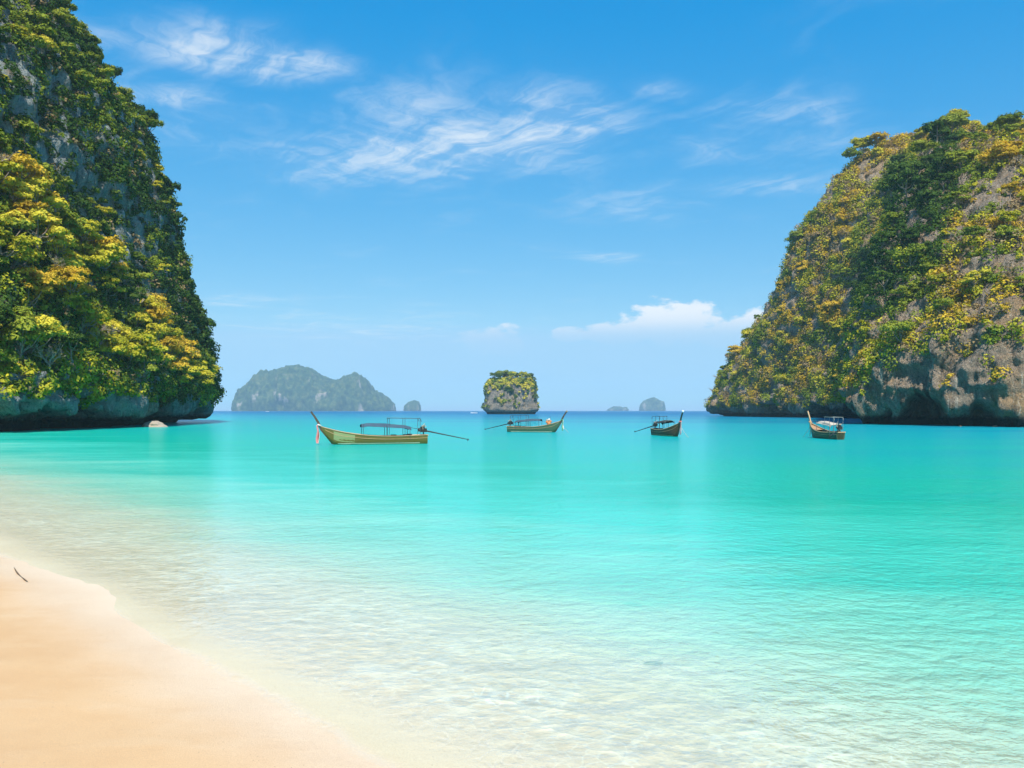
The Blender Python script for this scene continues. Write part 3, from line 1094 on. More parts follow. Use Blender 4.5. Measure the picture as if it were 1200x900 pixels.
def surface_cells(P_, N_):
    c_ = (P_[:-1, :-1] + P_[1:, :-1] + P_[1:, 1:] + P_[:-1, 1:]) / 4
    n_ = N_[:-1, :-1] + N_[1:, 1:]
    n_ /= np.linalg.norm(n_, axis=-1, keepdims=True) + 1e-9
    a_ = np.linalg.norm(np.cross(P_[1:, :-1] - P_[:-1, :-1], P_[:-1, 1:] - P_[:-1, :-1]), axis=-1)
    return c_.reshape(-1, 3), n_.reshape(-1, 3), a_.ravel()


def in_view(c_, n_, marg=60):
    px_, py_ = project(c_)
    vv = np.array([0, 0, CAM_H]) - c_
    facing = (vv * n_).sum(1) / np.linalg.norm(vv, axis=1)
    return (px_ > -marg) & (px_ < 1200 + marg) & (py_ > -marg - 40) & (c_[:, 1] > 20), facing, px_, py_


def poisson(c_, wgt, n, rmin):
    """pick n points by weight, keeping a spacing that may vary"""
    wgt = wgt / wgt.sum()
    order = rng.choice(len(c_), size=min(len(c_), n * 14), replace=False, p=wgt) if (wgt > 0).sum() > n * 14 else np.nonzero(wgt)[0]
    keep, kp = [], []
    cell = {}
    for i in order:
        p = c_[i]
        r_ = rmin[i] if hasattr(rmin, '__len__') else rmin
        key = tuple((p // 6).astype(int))
        ok = True
        for a in (-1, 0, 1):
            for b in (-1, 0, 1):
                for g in (-1, 0, 1):
                    for qn in cell.get((key[0] + a, key[1] + b, key[2] + g), ()):
                        if ((p - qn) ** 2).sum() < r_ * r_:
                            ok = False
                            break
                    if not ok: break
                if not ok: break
            if not ok: break
        if ok:
            keep.append(i)
            cell.setdefault(key, []).append(p)
            if len(keep) >= n:
                break
    return np.array(keep, int)


def undergrowth(name, c_, n_, wgt, mats_of, nb, nleaf, rad, leaf_size, label, mats=LEAF):
    """continuous low scrub clothing the rock: one uncountable mass of leaf sprays"""
    pick = rng.choice(len(c_), size=nb, p=wgt / wgt.sum())
    VV, FF, MM, base = [], [], [], 0
    sz_ = np.clip(c_[pick][:, 1] / 230.0, 0.8, 2.0) ** 0.4 if c_[:, 1].max() < 700 else np.ones(nb)
    r_ = rng.uniform(rad[0], rad[1], nb) * sz_
    mi = mats_of(c_[pick])
    cen = c_[pick] + n_[pick] * (r_ * 0.25)[:, None] + rng.normal(0, 0.3, (nb, 3))
    d = rng.normal(0, 1, (nb, nleaf, 3))
    d /= np.linalg.norm(d, axis=-1, keepdims=True)
    dot = (d * n_[pick][:, None]).sum(-1, keepdims=True)
    d = np.where(dot < -0.2, d - 2 * dot * n_[pick][:, None], d)
    rr = rng.uniform(0.5, 1.05, (nb, nleaf, 1))
    p = cen[:, None] + d * rr * r_[:, None, None] * np.array([1, 1, 0.85])
    o_ = d + np.array([0, 0, 0.4])
    V, Fq = leaf_quads(p.reshape(-1, 3), o_.reshape(-1, 3), np.repeat(leaf_size * sz_, nleaf)[:, None], 0.42)
    o = mk(name, np_mesh(name, V, Fq, mats, np.repeat(mi, nleaf)))
    tag(o, label, kind='stuff')
    return o


# ---------------------------------------------------------------- vegetation of the shaded cliff
c, nn, ar = surface_cells(LP, LN)
vis, facing, qx, qy = in_view(c, nn)
zn = fbm(c / 17.0, 3, 301)
zn2 = fbm(c / 7.0, 2, 305)
zveg = np.interp(c[:, 1], [120, 150, 175, 200, 225, 250], [60, 54, 44, 31, 20, 14]) + zn * 26
lower = sstep(zveg - c[:, 2], -3, 4)
topz = np.interp(c[:, 1], [130, 170, 200, 230, 260], [88, 96, 94, 84, 74])
upper = sstep(c[:, 2] - topz - zn * 30, -6, 8)
edge_ = sstep(qx, 175, 215) * sstep(c[:, 2], 12, 20)
ledge = sstep(nn[:, 2], 0.05, 0.40)
dens = np.clip(np.maximum.reduce([lower * 1.0, upper * 0.95, edge_ * 0.9, ledge * 1.0]), 0.0, 1)
dens *= sstep(c[:, 2], 5.5, 8.0) * (facing > -0.25) * vis
rockgap = sstep(zn2, 0.02, 0.16)
wt = ar * dens * (1 - 0.75 * rockgap * (1 - lower * 0.6))


def left_mats(p):
    n_ = len(p)
    zz_ = np.interp(p[:, 1], [120, 150, 175, 200, 225, 250], [60, 54, 44, 31, 20, 14])
    low_ = sstep(zz_ - p[:, 2], -6, 8)
    k_ = fbm(p / 11.0, 2, 331) + rng.normal(0, 0.10, n_)
    r_ = np.where(k_ > 0.10, 2, np.where(k_ > -0.08, 1, 0))
    r_ = np.where((low_ < 0.4) & (r_ == 2), 1, r_)
    r_ = np.where((low_ < 0.4) & (k_ < 0.14), 0, r_)
    return np.where(rng.random(n_) < 0.06, 4, r_)


undergrowth('cliff_undergrowth', c, nn, wt + ar * vis * (facing > -0.2) * (c[:, 2] > 6) * 0.10, left_mats, 6800, 36, (0.7, 2.3), 0.78,
            'tangled green scrub and creepers clothing the tall overgrown cliff')

GL = 'trees on the tall overgrown cliff'
size_f = 1.0
rmin = np.where(lower > 0.5, 3.6, 2.9)
sel = poisson(c, wt * (1 + 1.2 * lower) * (nn[:, 2] > -0.15), 215, rmin)
order = sel[np.argsort(-c[sel, 1])]
for i in order:
    p, n_ = c[i], nn[i]
    lo_, up_ = lower[i], upper[i]
    r_ = rng.random()
    off = p + n_ * 0.2
    lw = 'just above the waterline of the overgrown cliff' if p[2] < 16 else 'on the lower slope of the overgrown cliff' if p[2] < 34 else 'halfway up the overgrown cliff'
    if lo_ > 0.5:
        kk = vnoise((p / 14.0)[None], 77)[0] + rng.normal(0, 0.16)
        if r_ < 0.12:
            plant('bare', None, off, rng.uniform(6, 9), 'leafless pale-branched tree ' + lw, GL)
        elif kk > 0.70:
            plant('broad', 'leaf_ochre', off, rng.uniform(6.0, 10.0), 'golden-leaved spreading tree ' + lw, GL)
        elif kk > 0.44:
            plant('broad', 'leaf_yellow_green', off, rng.uniform(6.0, 10.5), 'yellow-green spreading tree ' + lw, GL)
        elif kk > 0.26:
            plant('broad' if r_ < 0.6 else 'round', 'leaf_green', off, rng.uniform(5.5, 9.5), 'fresh green leafy tree ' + lw, GL)
        else:
            plant('round', 'leaf_dark_green', off, rng.uniform(4.5, 7.5), 'dark green thicket tree ' + lw, GL)
    elif up_ > 0.4:
        plant('round' if r_ < 0.6 else 'broad', 'leaf_dark_green' if r_ < 0.55 else 'leaf_green', off, rng.uniform(4.5, 8.0), ('dark green' if r_ < 0.55 else 'fresh green') + ' tree crowding the crest of the tall overgrown cliff', GL)
    elif edge_[i] > 0.4:
        plant('shrub' if r_ < 0.5 else 'round', 'leaf_dark_green', off, rng.uniform(3.0, 5.5), ('dark shrub' if r_ < 0.5 else 'small dark tree') + ' clinging to the seaward edge of the overgrown cliff', GL, tilt=(0, 0.25))
    else:
        plant('shrub' if r_ < 0.6 else 'broad', 'leaf_green' if r_ < 0.7 else 'leaf_yellow_green', off, rng.uniform(2.8, 5.5), ('fresh green shrub' if r_ < 0.6 else 'small spreading tree') + ' rooted in a ledge of the bare rock wall of the overgrown cliff', GL)

# ---------------------------------------------------------------- vegetation of the sunlit hill
c, nn, ar = surface_cells(RP, RN)
vis, facing, qx, qy = in_view(c, nn)
zn = fbm(c / 20.0, 3, 401)
zn2 = fbm(c / 8.0, 2, 405)
near = sstep(c[:, 1], 226, 198)
dens = sstep(nn[:, 2], -0.25, 0.30) * 0.55 + 0.45
dens *= sstep(c[:, 2] - 5.0 - near * 8.0 - zn * 16 * near, 0, 7)
rocky = sstep(qx, 945, 915) * sstep(qy, 395, 370) * sstep(qy, 235, 280)          # bare shoulder of the seaward edge
rocky = np.maximum(rocky, np.exp(-((c[:, 0] - 158) / 10) ** 2 - ((c[:, 2] - 42) / 9) ** 2 - ((c[:, 1] - 385) / 18) ** 2))
dens *= 1 - 0.85 * rocky
dens *= 1 - 0.93 * sstep(zn2, 0.02, 0.12)
zn3 = fbm(c / 3.0, 2, 409)
dens *= 1 - 0.8 * sstep(zn3, 0.05, 0.15)
dens *= (facing > -0.2) * vis
persp = (220.0 / np.maximum(c[:, 1], 150.0)) ** 2
wt = ar * dens


def green_zone(p):
    a, b = project(p)
    # the damp gully: a dark green belt running down across the hill
    t_ = np.clip((b - 170) / 190.0, 0, 1)
    cx = 1112 - 92 * t_
    wd = 46 - 10 * t_
    wig = fbm(np.stack([a / 30.0, b / 30.0, b * 0], -1), 3, 451) * 110
    e_ = np.exp(-((a - cx + wig) / wd) ** 2) * sstep(b, 150, 195) * sstep(b, 395, 340)
    return e_


def right_kind(p, jit=0.05):
    n_ = len(p)
    k_ = fbm(p / 10.0, 2, 431) * 1.15 + rng.normal(0, jit, n_)
    g_ = green_zone(p) + fbm(p / 9.0, 2, 437) * 0.45
    r_ = np.full(n_, 2)
    r_ = np.where(k_ > 0.09, 3, r_)
    r_ = np.where(k_ < -0.15, 1, r_)
    r_ = np.where((k_ > -0.03) & (k_ < 0.045), 4, r_)
    r_ = np.where((k_ > 0.16) & (k_ < 0.22), 4, r_)
    r_ = np.where(g_ > 0.34, 1, r_)
    r_ = np.where(g_ > 0.52, 0, r_)
    return r_


undergrowth('hill_undergrowth', c, nn, wt + ar * vis * (facing > -0.2) * (c[:, 2] > 8) * 0.02, right_kind, 11000, 54, (0.8, 2.8), 0.68,
            'ochre and olive scrub clothing the sunlit hill')
GR = 'trees on the sunlit hill'
sel = poisson(c, wt * persp ** 0.6 * (nn[:, 2] > -0.2), 290, np.interp(c[:, 1], [180, 300, 500], [4.2, 5.6, 6.4]))
kinds = right_kind(c[sel], 0.16)
for i, k_ in zip(sel, kinds):
    p, n_ = c[i], nn[i]
    off = p + n_ * 0.2
    r_ = rng.random()
    if p[2] > 112:
        r_ = 0.55 + 0.45 * r_          # no flat-topped trees on the skyline
    far_ = np.interp(p[1], [180, 420], [0.85, 1.2]) * (0.7 + 0.7 * rng.random() ** 1.5)
    where = ('along the crest of the sunlit hill' if p[2] > 118 else
             'above the sea caves of the sunlit hill' if p[1] < 262 else
             'low on the seaward slope of the sunlit hill' if (p[1] > 400 and p[2] < 55) else
             'on the steep seaward shoulder of the sunlit hill' if p[1] > 400 else
             'on the broad middle slope of the sunlit hill')
    if k_ == 0:
        plant('round', 'leaf_dark_green', off, rng.uniform(5.5, 8.5) * far_, 'dark green tree ' + where, GR)
    elif k_ == 1:
        plant('broad' if r_ < 0.4 else 'round', 'leaf_green', off, rng.uniform(5.5, 8.5) * far_, 'mid green tree ' + where, GR)
    elif k_ == 2:
        plant('broad' if r_ < 0.5 else 'round', 'leaf_yellow_green', off, rng.uniform(5, 8) * far_, 'yellow-green tree ' + where, GR)
    elif k_ == 3:
        plant('broad' if r_ < 0.5 else 'round', 'leaf_ochre', off, rng.uniform(4.5, 7.5) * far_, 'ochre-leaved tree ' + where, GR)
    elif r_ < 0.5:
        plant('bare', None, off, rng.uniform(5, 7.5) * far_, 'leafless grey-brown tree ' + where, GR)
    else:
        plant('round', 'leaf_dry', off, rng.uniform(4.5, 6.5) * far_, 'dry brown-leaved tree ' + where, GR)

# airy trees leaning out from the seaward foot of the hill
pxs, pys = project(c)
for ty, kd, lf, szz in ((462, 'bare', None, 8.5), (446, 'bare', None, 9.0), (436, 'round', 'leaf_green', 7.5), (424, 'bare', None, 8.0), (416, 'round', 'leaf_green', 7.5), (392, 'broad', 'leaf_green', 7.5), (374, 'round', 'leaf_dark_green', 6.5)):
    ok = np.nonzero((np.abs(pys - ty) < 5) & (c[:, 1] > 350) & (c[:, 1] < 520))[0]
    i = ok[np.argmin(pxs[ok])]
    plant(kd, lf, c[i] + nn[i] * 0.2, szz, ('leafless airy tree' if kd == 'bare' else 'slender green tree') + ' leaning out over the seaward edge of the sunlit hill', GR, tilt=(0, -0.12), sink=0.8)

# ---------------------------------------------------------------- islet trees
c, nn, ar = surface_cells(IP, IN)
vis, facing, qx, qy = in_view(c, nn)
cap = sstep(c[:, 2] + fbm(c / 9.0, 2, 501) * 26, 17, 31)
wt = ar * vis * (facing > -0.3) * (c[:, 2] > 6) * (cap + 0.55 * sstep(fbm(c / 7.0, 2, 503), -0.02, 0.15))
wt = wt * (0.3 + nn[:, 2].clip(0, 1))


def islet_mats(p):
    k_ = fbm(p / 8.0, 2, 511) + rng.normal(0, 0.12, len(p))
    return np.where(k_ > 0.13, 2, np.where(k_ > -0.05, 1, 0))


undergrowth('islet_undergrowth', c, nn, wt, islet_mats, 900, 26, (1.0, 2.6), 1.3, 'green scrub growing over the square islet')
sel = poisson(c, wt * (nn[:, 2] > 0.1), 26, 4.5)
for i, k_ in zip(sel, islet_mats(c[sel])):
    plant('round', LEAF[k_], c[i], rng.uniform(6, 11), 'leafy tree growing on the square islet', 'trees on the islet', sink=0.8)


# ---------------------------------------------------------------- long-tail boats
def hull_sections(Lh, beam, free, bow_h, ns=26):
    """stations stern to stem: (x, half beam, sheer z, keel z)"""
    r = []
    for i in range(ns + 1):
        q = i / ns
        x = -Lh / 2 + Lh * q
        hb = beam / 2 * min(1.0, (0.66 + 0.34 * min(1, q / 0.35)) if q < 0.35 else 1.0)
        if q > 0.50:
            k = (q - 0.50) / 0.50
            hb *= max(0.0, 1 - k ** 2.3) ** 0.9
        hb = max(hb, 0.045)
        sz = free + 0.10 * max(0, 0.25 - q) / 0.25 + (bow_h - free) * max(0, (q - 0.35) / 0.65) ** 2.2
        kz = -0.32 + 0.10 * max(0, 0.2 - q) / 0.2 + 0.05 * q
        if q > 0.82:
            kz += (bow_h - 0.15 + 0.27) * ((q - 0.82) / 0.18) ** 1.9
        kz = min(kz, sz - 0.06)
        r.append((x, hb, sz, kz))
    return r


def longtail(label, loc, heading, Lh, hull, trim, panel, canopy, pipe, ribbons, cap, rail=True, low_cover=False, deck='deck_wood', rope_to=None, stripe=True, prow='prow_dark', tail=4.4, tail_yaw=0.0):
    root = bpy.data.objects.new('longtail_boat', None)
    COL.objects.link(root)
    root.location = loc
    root.rotation_euler = (0, 0, heading)
    tag(root, label, 'boat', 'long-tail boats moored in the bay')
    beam, free, bow_h = Lh * 0.185, 0.86, 1.95
    S_ = hull_sections(Lh, beam, free, bow_h)
    prof = [(1.0, 1.0), (0.985, 0.72), (0.93, 0.46), (0.80, 0.23), (0.52, 0.07), (0.0, 0.0)]     # (beam share, height share)
    ring = prof + [(-a, b) for a, b in prof[-2::-1]]
    m_ = len(ring)

    def skin(inset, lift, top_drop=0.0):
        V = []
        for (x, hb, sz, kz) in S_:
            h_ = sz - kz
            for (a, b) in ring:
                V.append((x, a * max(hb - inset, 0.01), kz + lift + b * (h_ - lift - top_drop)))
        return V
    mb = MB()
    V = skin(0, 0)
    fs = []
    for i in range(len(S_) - 1):
        for j in range(m_ - 1):
            fs.append((i * m_ + j, (i + 1) * m_ + j, (i + 1) * m_ + j + 1, i * m_ + j + 1))
    fs.append(tuple(range(m_)))                       # transom
    mb.add(V, fs)
    inner = skin(0.06, 0.10, 0.0)
    fs2 = [tuple(reversed(f)) for f in fs]
    mb.add(inner, fs2)
    n0 = len(V)
    rim = []
    for i in range(len(S_) - 1):
        for j in (0, m_ - 1):
            a, b = i * m_ + j, (i + 1) * m_ + j
            rim.append((a, b, b + n0, a + n0))
    mb.f += rim
    ho = mb.build('hull', hull, root, smooth=False)
    # gunwale and rubbing strakes follow the sheer
    for sgn in (1, -1):
        g = MB()
        g.tube([(x, sgn * hb, sz + 0.02) for (x, hb, sz, kz) in S_], 0.055, 6)
        g.build('gunwale', trim, ho)
        k = MB()
        k.tube([(x, sgn * (hb * 0.985 + 0.01), kz + (sz - kz) * 0.74) for (x, hb, sz, kz) in S_[:-1]], 0.028, 5)
        k.build('rubbing_strake', trim, ho)
        if stripe:
            kk = MB()
            sec = S_[2:23]
            for a in range(len(sec) - 1):
                q = []
                for (x, hb, sz, kz) in (sec[a], sec[a + 1]):
                    for bz in (0.06, 0.16):
                        b = (bz - kz) / (sz - kz)
                        aa = np.interp(b, [p[1] for p in reversed(prof)], [p[0] for p in reversed(prof)])
                        q.append((x, sgn * (hb * aa + 0.012), bz))
                kk.add(q, [(0, 2, 3, 1)])
            kk.build('waterline_stripe', 'keel_stripe' if hull != 'hull_brown' else 'trim_wood', ho)
        if panel:
            pm = MB()
            sec = S_[18:24]
            for a in range(len(sec) - 1):
                q = []
                for (x, hb, sz, kz) in (sec[a], sec[a + 1]):
                    for b in (0.36, 0.66, 0.93):
                        aa = np.interp(b, [p[1] for p in reversed(prof)], [p[0] for p in reversed(prof)])
                        q.append((x, sgn * (hb * aa + 0.016), kz + (sz - kz) * b))
                pm.add(q, [(0, 3, 4, 1), (1, 4, 5, 2)])
            pm.build('bow_panel', panel, ho)
    tb = MB()
    x0, hb0, sz0, kz0 = S_[0]
    tb.box((x0 - 0.02, 0, sz0 - 0.02), (0.10, hb0 * 2 + 0.08, 0.14))
    tb.build('transom_cap', trim, ho)
    # bow deck and thwarts
    fd_ = MB()
    for a in range(19, 25):
        q = []
        for (x, hb, sz, kz) in (S_[a], S_[a + 1]):
            for sgn in (-1, 1):
                q.append((x, sgn * max(hb - 0.05, 0.02), sz - 0.10))
        fd_.add(q, [(0, 2, 3, 1)])
    fd_.build('bow_deck', deck, root)
    fl = MB()
    for a in range(1, 19):
        q = []
        for (x, hb, sz, kz) in (S_[a], S_[a + 1]):
            for sgn in (-1, 1):
                q.append((x, sgn * hb * 0.86, kz + 0.40))
        fl.add(q, [(0, 2, 3, 1)])
    fl.build('floor_boards', deck, root)
    for a in (3, 7, 10, 13, 16):
        x, hb, sz, kz = S_[a]
        th = MB()
        th.box((x, 0, sz - 0.22), (0.28, hb * 1.9, 0.05))
        th.build('bench', deck, root)
    cg = MB()
    for (a, y_, sx, sy, sz_) in ((5, 0.25, 0.7, 0.5, 0.42), (4, -0.35, 0.5, 0.45, 0.5), (8, -0.3, 0.6, 0.4, 0.35)):
        cg.box((S_[a][0] + 0.1, y_, free - 0.02), (sx, sy, sz_))
    cg.build('storage_box', 'engine_iron', root)
    # stem and tall prow post
    xb, hbb, szb, kzb = S_[-1]
    pp = MB()
    pts = [(S_[-4][0] + 0.1, S_[-4][3] + 0.05), (xb - 0.02, szb - 0.25), (xb + 0.26, szb + 0.45), (xb + 0.62, szb + 1.05), (xb + 1.02, szb + 1.62)]
    wd = [0.12, 0.26, 0.25, 0.21, 0.20]
    th_ = [0.10, 0.16, 0.15, 0.13, 0.14]
    Vp = []
    for i, (x, z) in enumerate(pts):
        a = Vector(pts[min(i + 1, 4)]) - Vector(pts[max(i - 1, 0)])
        a.normalize()
        nx_, nz_ = -a.y, a.x
        for (u, v_) in ((-1, -1), (1, -1), (1, 1), (-1, 1)):
            Vp.append((x + nx_ * wd[i] * u * 0.5, v_ * th_[i] * 0.5, z + nz_ * wd[i] * u * 0.5))
    fp = []
    for i in range(4):
        for j in range(4):
            fp.append((i * 4 + j, i * 4 + (j + 1) % 4, i * 4 + 4 + (j + 1) % 4, i * 4 + 4 + j))
    fp += [(3, 2, 1, 0), (16, 17, 18, 19)]
    pp.add(Vp, fp)
    po = pp.build('prow_post', prow, root)
    if cap:
        cc = MB()
        dirv = Vector((0.40, 0, 0.57)).normalized()
        pc = Vector((xb + 1.02, 0, szb + 1.62))
        cc.tube([pc - dirv * 0.10, pc + dirv * 0.08], 0.15, 8)
        cc.build('post_cap', cap, po)
    # cloth garland knotted round the foot of the post, with hanging ends
    kn = MB()
    kn.tube([(xb + 0.02, 0.14, szb + 0.10), (xb + 0.28, 0.12, szb + 0.22), (xb + 0.30, -0.12, szb + 0.22), (xb + 0.02, -0.14, szb + 0.10), (xb + 0.02, 0.14, szb + 0.10)], 0.09, 6)
    kn.build('garland', ribbons[0], po, smooth=True)
    rs = random.Random(int(loc[0] * 10))
    for i, rm in enumerate(ribbons):
        rb = MB()
        y_ = 0.12 * (i - (len(ribbons) - 1) / 2)
        ln = 1.5 + 0.5 * rs.random()
        ps_ = [Vector((xb + 0.26 + 0.05 * i + 0.06 * math.sin(k * 1.3 + i), y_ + 0.03 * math.sin(k), szb + 0.18 - ln * k / 6)) for k in range(7)]
        q = []
        for k, p in enumerate(ps_):
            wv = 0.055 + 0.012 * k
            q += [(p.x - wv, p.y - 0.012, p.z), (p.x + wv, p.y - 0.012, p.z), (p.x + wv, p.y + 0.012, p.z), (p.x - wv, p.y + 0.012, p.z)]
        f_ = []
        for k in range(6):
            for j in range(4):
                f_.append((k * 4 + j, k * 4 + (j + 1) % 4, k * 4 + 4 + (j + 1) % 4, k * 4 + 4 + j))
        rb.add(q, f_ + [(3, 2, 1, 0), (24, 25, 26, 27)])
        rb.build('ribbon', rm, po)
    # awning on thin posts
    xa, xf = -Lh * 0.34, Lh * 0.13
    za, zf_ = free + 1.02, free + 1.34
    hw = beam * 0.44
    aw = MB()
    nxs, nys = 9, 7
    Va = []
    for lay in (0.0, 0.035):
        for i in range(nxs):
            q = i / (nxs - 1)
            x = xa + (xf - xa) * q
            for j in range(nys):
                r_ = -1 + 2 * j / (nys - 1)
                sag = 0.05 * math.sin(q * 9.0 + j) * (1 - abs(r_))
                Va.append((x, hw * r_, za + (zf_ - za) * q + 0.14 * (1 - r_ * r_) + sag + lay - (0.16 if q > 0.98 or q < 0.02 else 0) - (0.20 if abs(r_) > 0.99 else 0)))
    fa = []
    for lay in (0, 1):
        o_ = lay * nxs * nys
        for i in range(nxs - 1):
            for j in range(nys - 1):
                f_ = (o_ + i * nys + j, o_ + (i + 1) * nys + j, o_ + (i + 1) * nys + j + 1, o_ + i * nys + j + 1)
                fa.append(f_ if lay else tuple(reversed(f_)))
    nn_ = nxs * nys
    for i in range(nxs - 1):
        for j in (0, nys - 1):
            a, b = i * nys + j, (i + 1) * nys + j
            fa.append((a, b, b + nn_, a + nn_))
    for j in range(nys - 1):
        for i in (0, nxs - 1):
            a, b = i * nys + j, i * nys + j + 1
            fa.append((a, b, b + nn_, a + nn_))
    aw.add(Va, fa)
    ao = aw.build('awning', canopy, root)
    for q in (0.03, 0.5, 0.97):
        for sgn in (-1, 1):
            x = xa + (xf - xa) * q
            zt = za + (zf_ - za) * q + 0.02
            pmb = MB()
            pmb.tube([(x, sgn * hw * 0.98, free - 0.35), (x, sgn * hw * 0.98, zt)], 0.030, 6)
            pmb.build('awning_post', pipe, ao)
    # bare roof frame above the stern half
    if rail:
        xr0, xr1, zr = -Lh * 0.43, -Lh * 0.13, free + 1.95
        fr_ = MB()
        for sgn in (-1, 1):
            y_ = sgn * hw * 0.8
            fr_.tube([(xr0 - 0.10, y_, zr - 0.35), (xr0 + 0.05, y_, zr), (xr1, y_, zr + 0.06), (xr1 + 0.10, y_, zr + 0.04)], 0.032, 6)
        for x in (xr0 + 0.05, (xr0 + xr1) / 2, xr1):
            fr_.tube([(x, -hw * 0.8, zr + 0.02), (x, hw * 0.8, zr + 0.02)], 0.028, 6)
        fo = fr_.build('roof_frame', pipe, root)
        for x in (xr0 + 0.05, (xr0 + xr1) / 2, xr1):
            for sgn in (-1, 1):
                q = MB()
                q.tube([(x, sgn * hw * 0.8, free - 0.3), (x, sgn * hw * 0.8, zr + 0.02)], 0.026, 6)
                q.build('frame_post', pipe, fo)
    # engine on its swivel with the long propeller shaft
    xe, ze = -Lh / 2 + 0.35, free + 0.62
    en = MB()
    en.box((xe, 0, ze), (0.70, 0.42, 0.42))
    en.box((xe + 0.10, 0, ze + 0.28), (0.42, 0.34, 0.22))
    en.tube([(xe + 0.42, 0, ze + 0.05), (xe + 0.58, 0, ze + 0.05)], 0.20, 10)
    en.tube([(xe, 0, ze - 0.75), (xe, 0, ze - 0.15)], 0.07, 6)
    eo = en.build('engine', 'engine_iron', root)
    q = MB()
    q.box((xe - 0.02, 0.0, ze + 0.46), (0.44, 0.30, 0.16))
    q.build('fuel_tank', 'engine_tank', eo)
    q = MB()
    q.tube([(xe + 0.1, 0.24, ze + 0.1), (xe + 0.15, 0.30, ze + 0.5), (xe - 0.1, 0.30, ze + 0.75)], 0.045, 6)
    q.build('exhaust_pipe', 'engine_tank', eo)
    q = MB()
    q.tube([(xe + 0.5, 0, ze + 0.12), (xe + 1.5, 0.1, ze + 0.32)], 0.03, 6)
    q.build('steering_handle', pipe, eo)
    tx, ty = math.cos(math.pi + tail_yaw), math.sin(math.pi + tail_yaw)
    e0 = Vector((xe - 0.25, 0, ze - 0.06))
    e1 = Vector((xe + tx * tail, ty * tail, 0.42))
    sh_ = MB()
    sh_.tube([e0, e0.lerp(e1, 0.45), e1], [0.085, 0.06, 0.045], 8)
    so = sh_.build('tail_shaft', 'engine_iron', root)
    pr = MB()
    dv = (e1 - e0).normalized()
    sd_ = dv.cross(Vector((0, 0, 1))).normalized()
    up_ = sd_.cross(dv)
    pr.tube([e1 - dv * 0.02, e1 + dv * 0.16], [0.06, 0.03], 8)
    for k in range(3):
        a = k * 2.094 + 0.4
        d1 = sd_ * math.cos(a) + up_ * math.sin(a)
        d2 = sd_ * -math.sin(a) + up_ * math.cos(a)
        c0 = e1 + dv * 0.05
        pr.add([c0 + d1 * 0.03, c0 + d1 * 0.12 + d2 * 0.07 + dv * 0.04, c0 + d1 * 0.24 + d2 * 0.02, c0 + d1 * 0.14 - d2 * 0.07 - dv * 0.04,
                c0 + d1 * 0.12 + dv * 0.025], [(0, 1, 4), (1, 2, 4), (2, 3, 4), (3, 0, 4), (0, 3, 2, 1)])
    pr.build('propeller', 'engine_iron', so)
    if rope_to:
        rp = MB()
        a = Vector((xb - 0.1, 0.0, szb - 0.15))
        b = Vector((xb + rope_to[0], rope_to[1], -0.25))
        rp.tube([a, a.lerp(b, 0.35) + Vector((0, 0, -0.22)), a.lerp(b, 0.7) + Vector((0, 0, -0.2)), b], 0.022, 5)
        rp.build('mooring_rope', 'rope', root)
    return root, S_


def at(px_, d):
    return ((px_ - 600) / F * d, d)


def heading(dx_, dy_):
    return math.atan2(dy_, dx_)


x, y = at(439, 88.5)
longtail('olive yellow long-tail boat with pale green bow panel and red ribbons', (x, y, 0), heading(-0.955, -0.29), 11.6, 'hull_olive', 'trim_wood', 'panel_green',
         'canvas_blue', 'pipe_dark', ['ribbon_white', 'ribbon_red', 'ribbon_pink'], None, tail=5.0, tail_yaw=-0.10)
x, y = at(626, 137)
b2, S2 = longtail('green long-tail boat carrying an orange bundle on its bow', (x, y, 0), heading(0.93, -0.36), 9.6, 'hull_green', 'trim_wood', None,
                  'canvas_blue', 'pipe_dark', ['ribbon_green', 'ribbon_white'], 'trim_wood', tail=4.6, rope_to=(1.6, 0.2), stripe=True)
x, y = at(781, 117)
longtail('dark brown long-tail boat with white-tipped prow facing the beach', (x, y, 0), heading(0.22, -0.975), 9.2, 'hull_brown', 'trim_wood', None,
         'canvas_dark', 'pipe_dark', ['ribbon_pink', 'ribbon_white'], 'white_paint', tail=4.0, rope_to=(2.6, 0.4), stripe=True, tail_yaw=0.45)
x, y = at(967, 106)
longtail('long-tail boat with white awning and bare wooden prow facing the caves', (x, y, 0), heading(-0.05, 1.0), 9.0, 'hull_dark', 'trim_wood', None,
         'canvas_white', 'pipe_pale', ['trim_wood'], None, prow='trim_wood', tail=2.6, rope_to=(1.8, 0.6), stripe=False, tail_yaw=-0.9)

# bundle of vests on the green boat's bow deck
mat2 = Matrix.Translation(b2.location) @ Matrix.Rotation(b2.rotation_euler.z, 4, 'Z')
base = mat2 @ Vector((S2[20][0], 0, S2[20][2] - 0.12))


def lump(name, mat, r, parent, off, seed, squash=(1, 1, 1), sub=3):
    import bmesh
    bm = bmesh.new()
    bmesh.ops.create_icosphere(bm, subdivisions=sub, radius=1.0)
    P_ = np.array([v.co[:] for v in bm.verts])
    k = 1 + 0.55 * fbm(P_ * 1.7 + seed * 3.1, 4, seed) + 0.25 * ridged(P_ * 2.3 + seed, 2, seed + 2)
    P_ = P_ * k[:, None] * r * np.array(squash)
    for v, p in zip(bm.verts, P_):
        v.co = p
    me_ = bpy.data.meshes.new(name)
    bm.to_mesh(me_)
    bm.free()
    me_.materials.append(MATS[mat])
    return mk(name, me_, parent, off)


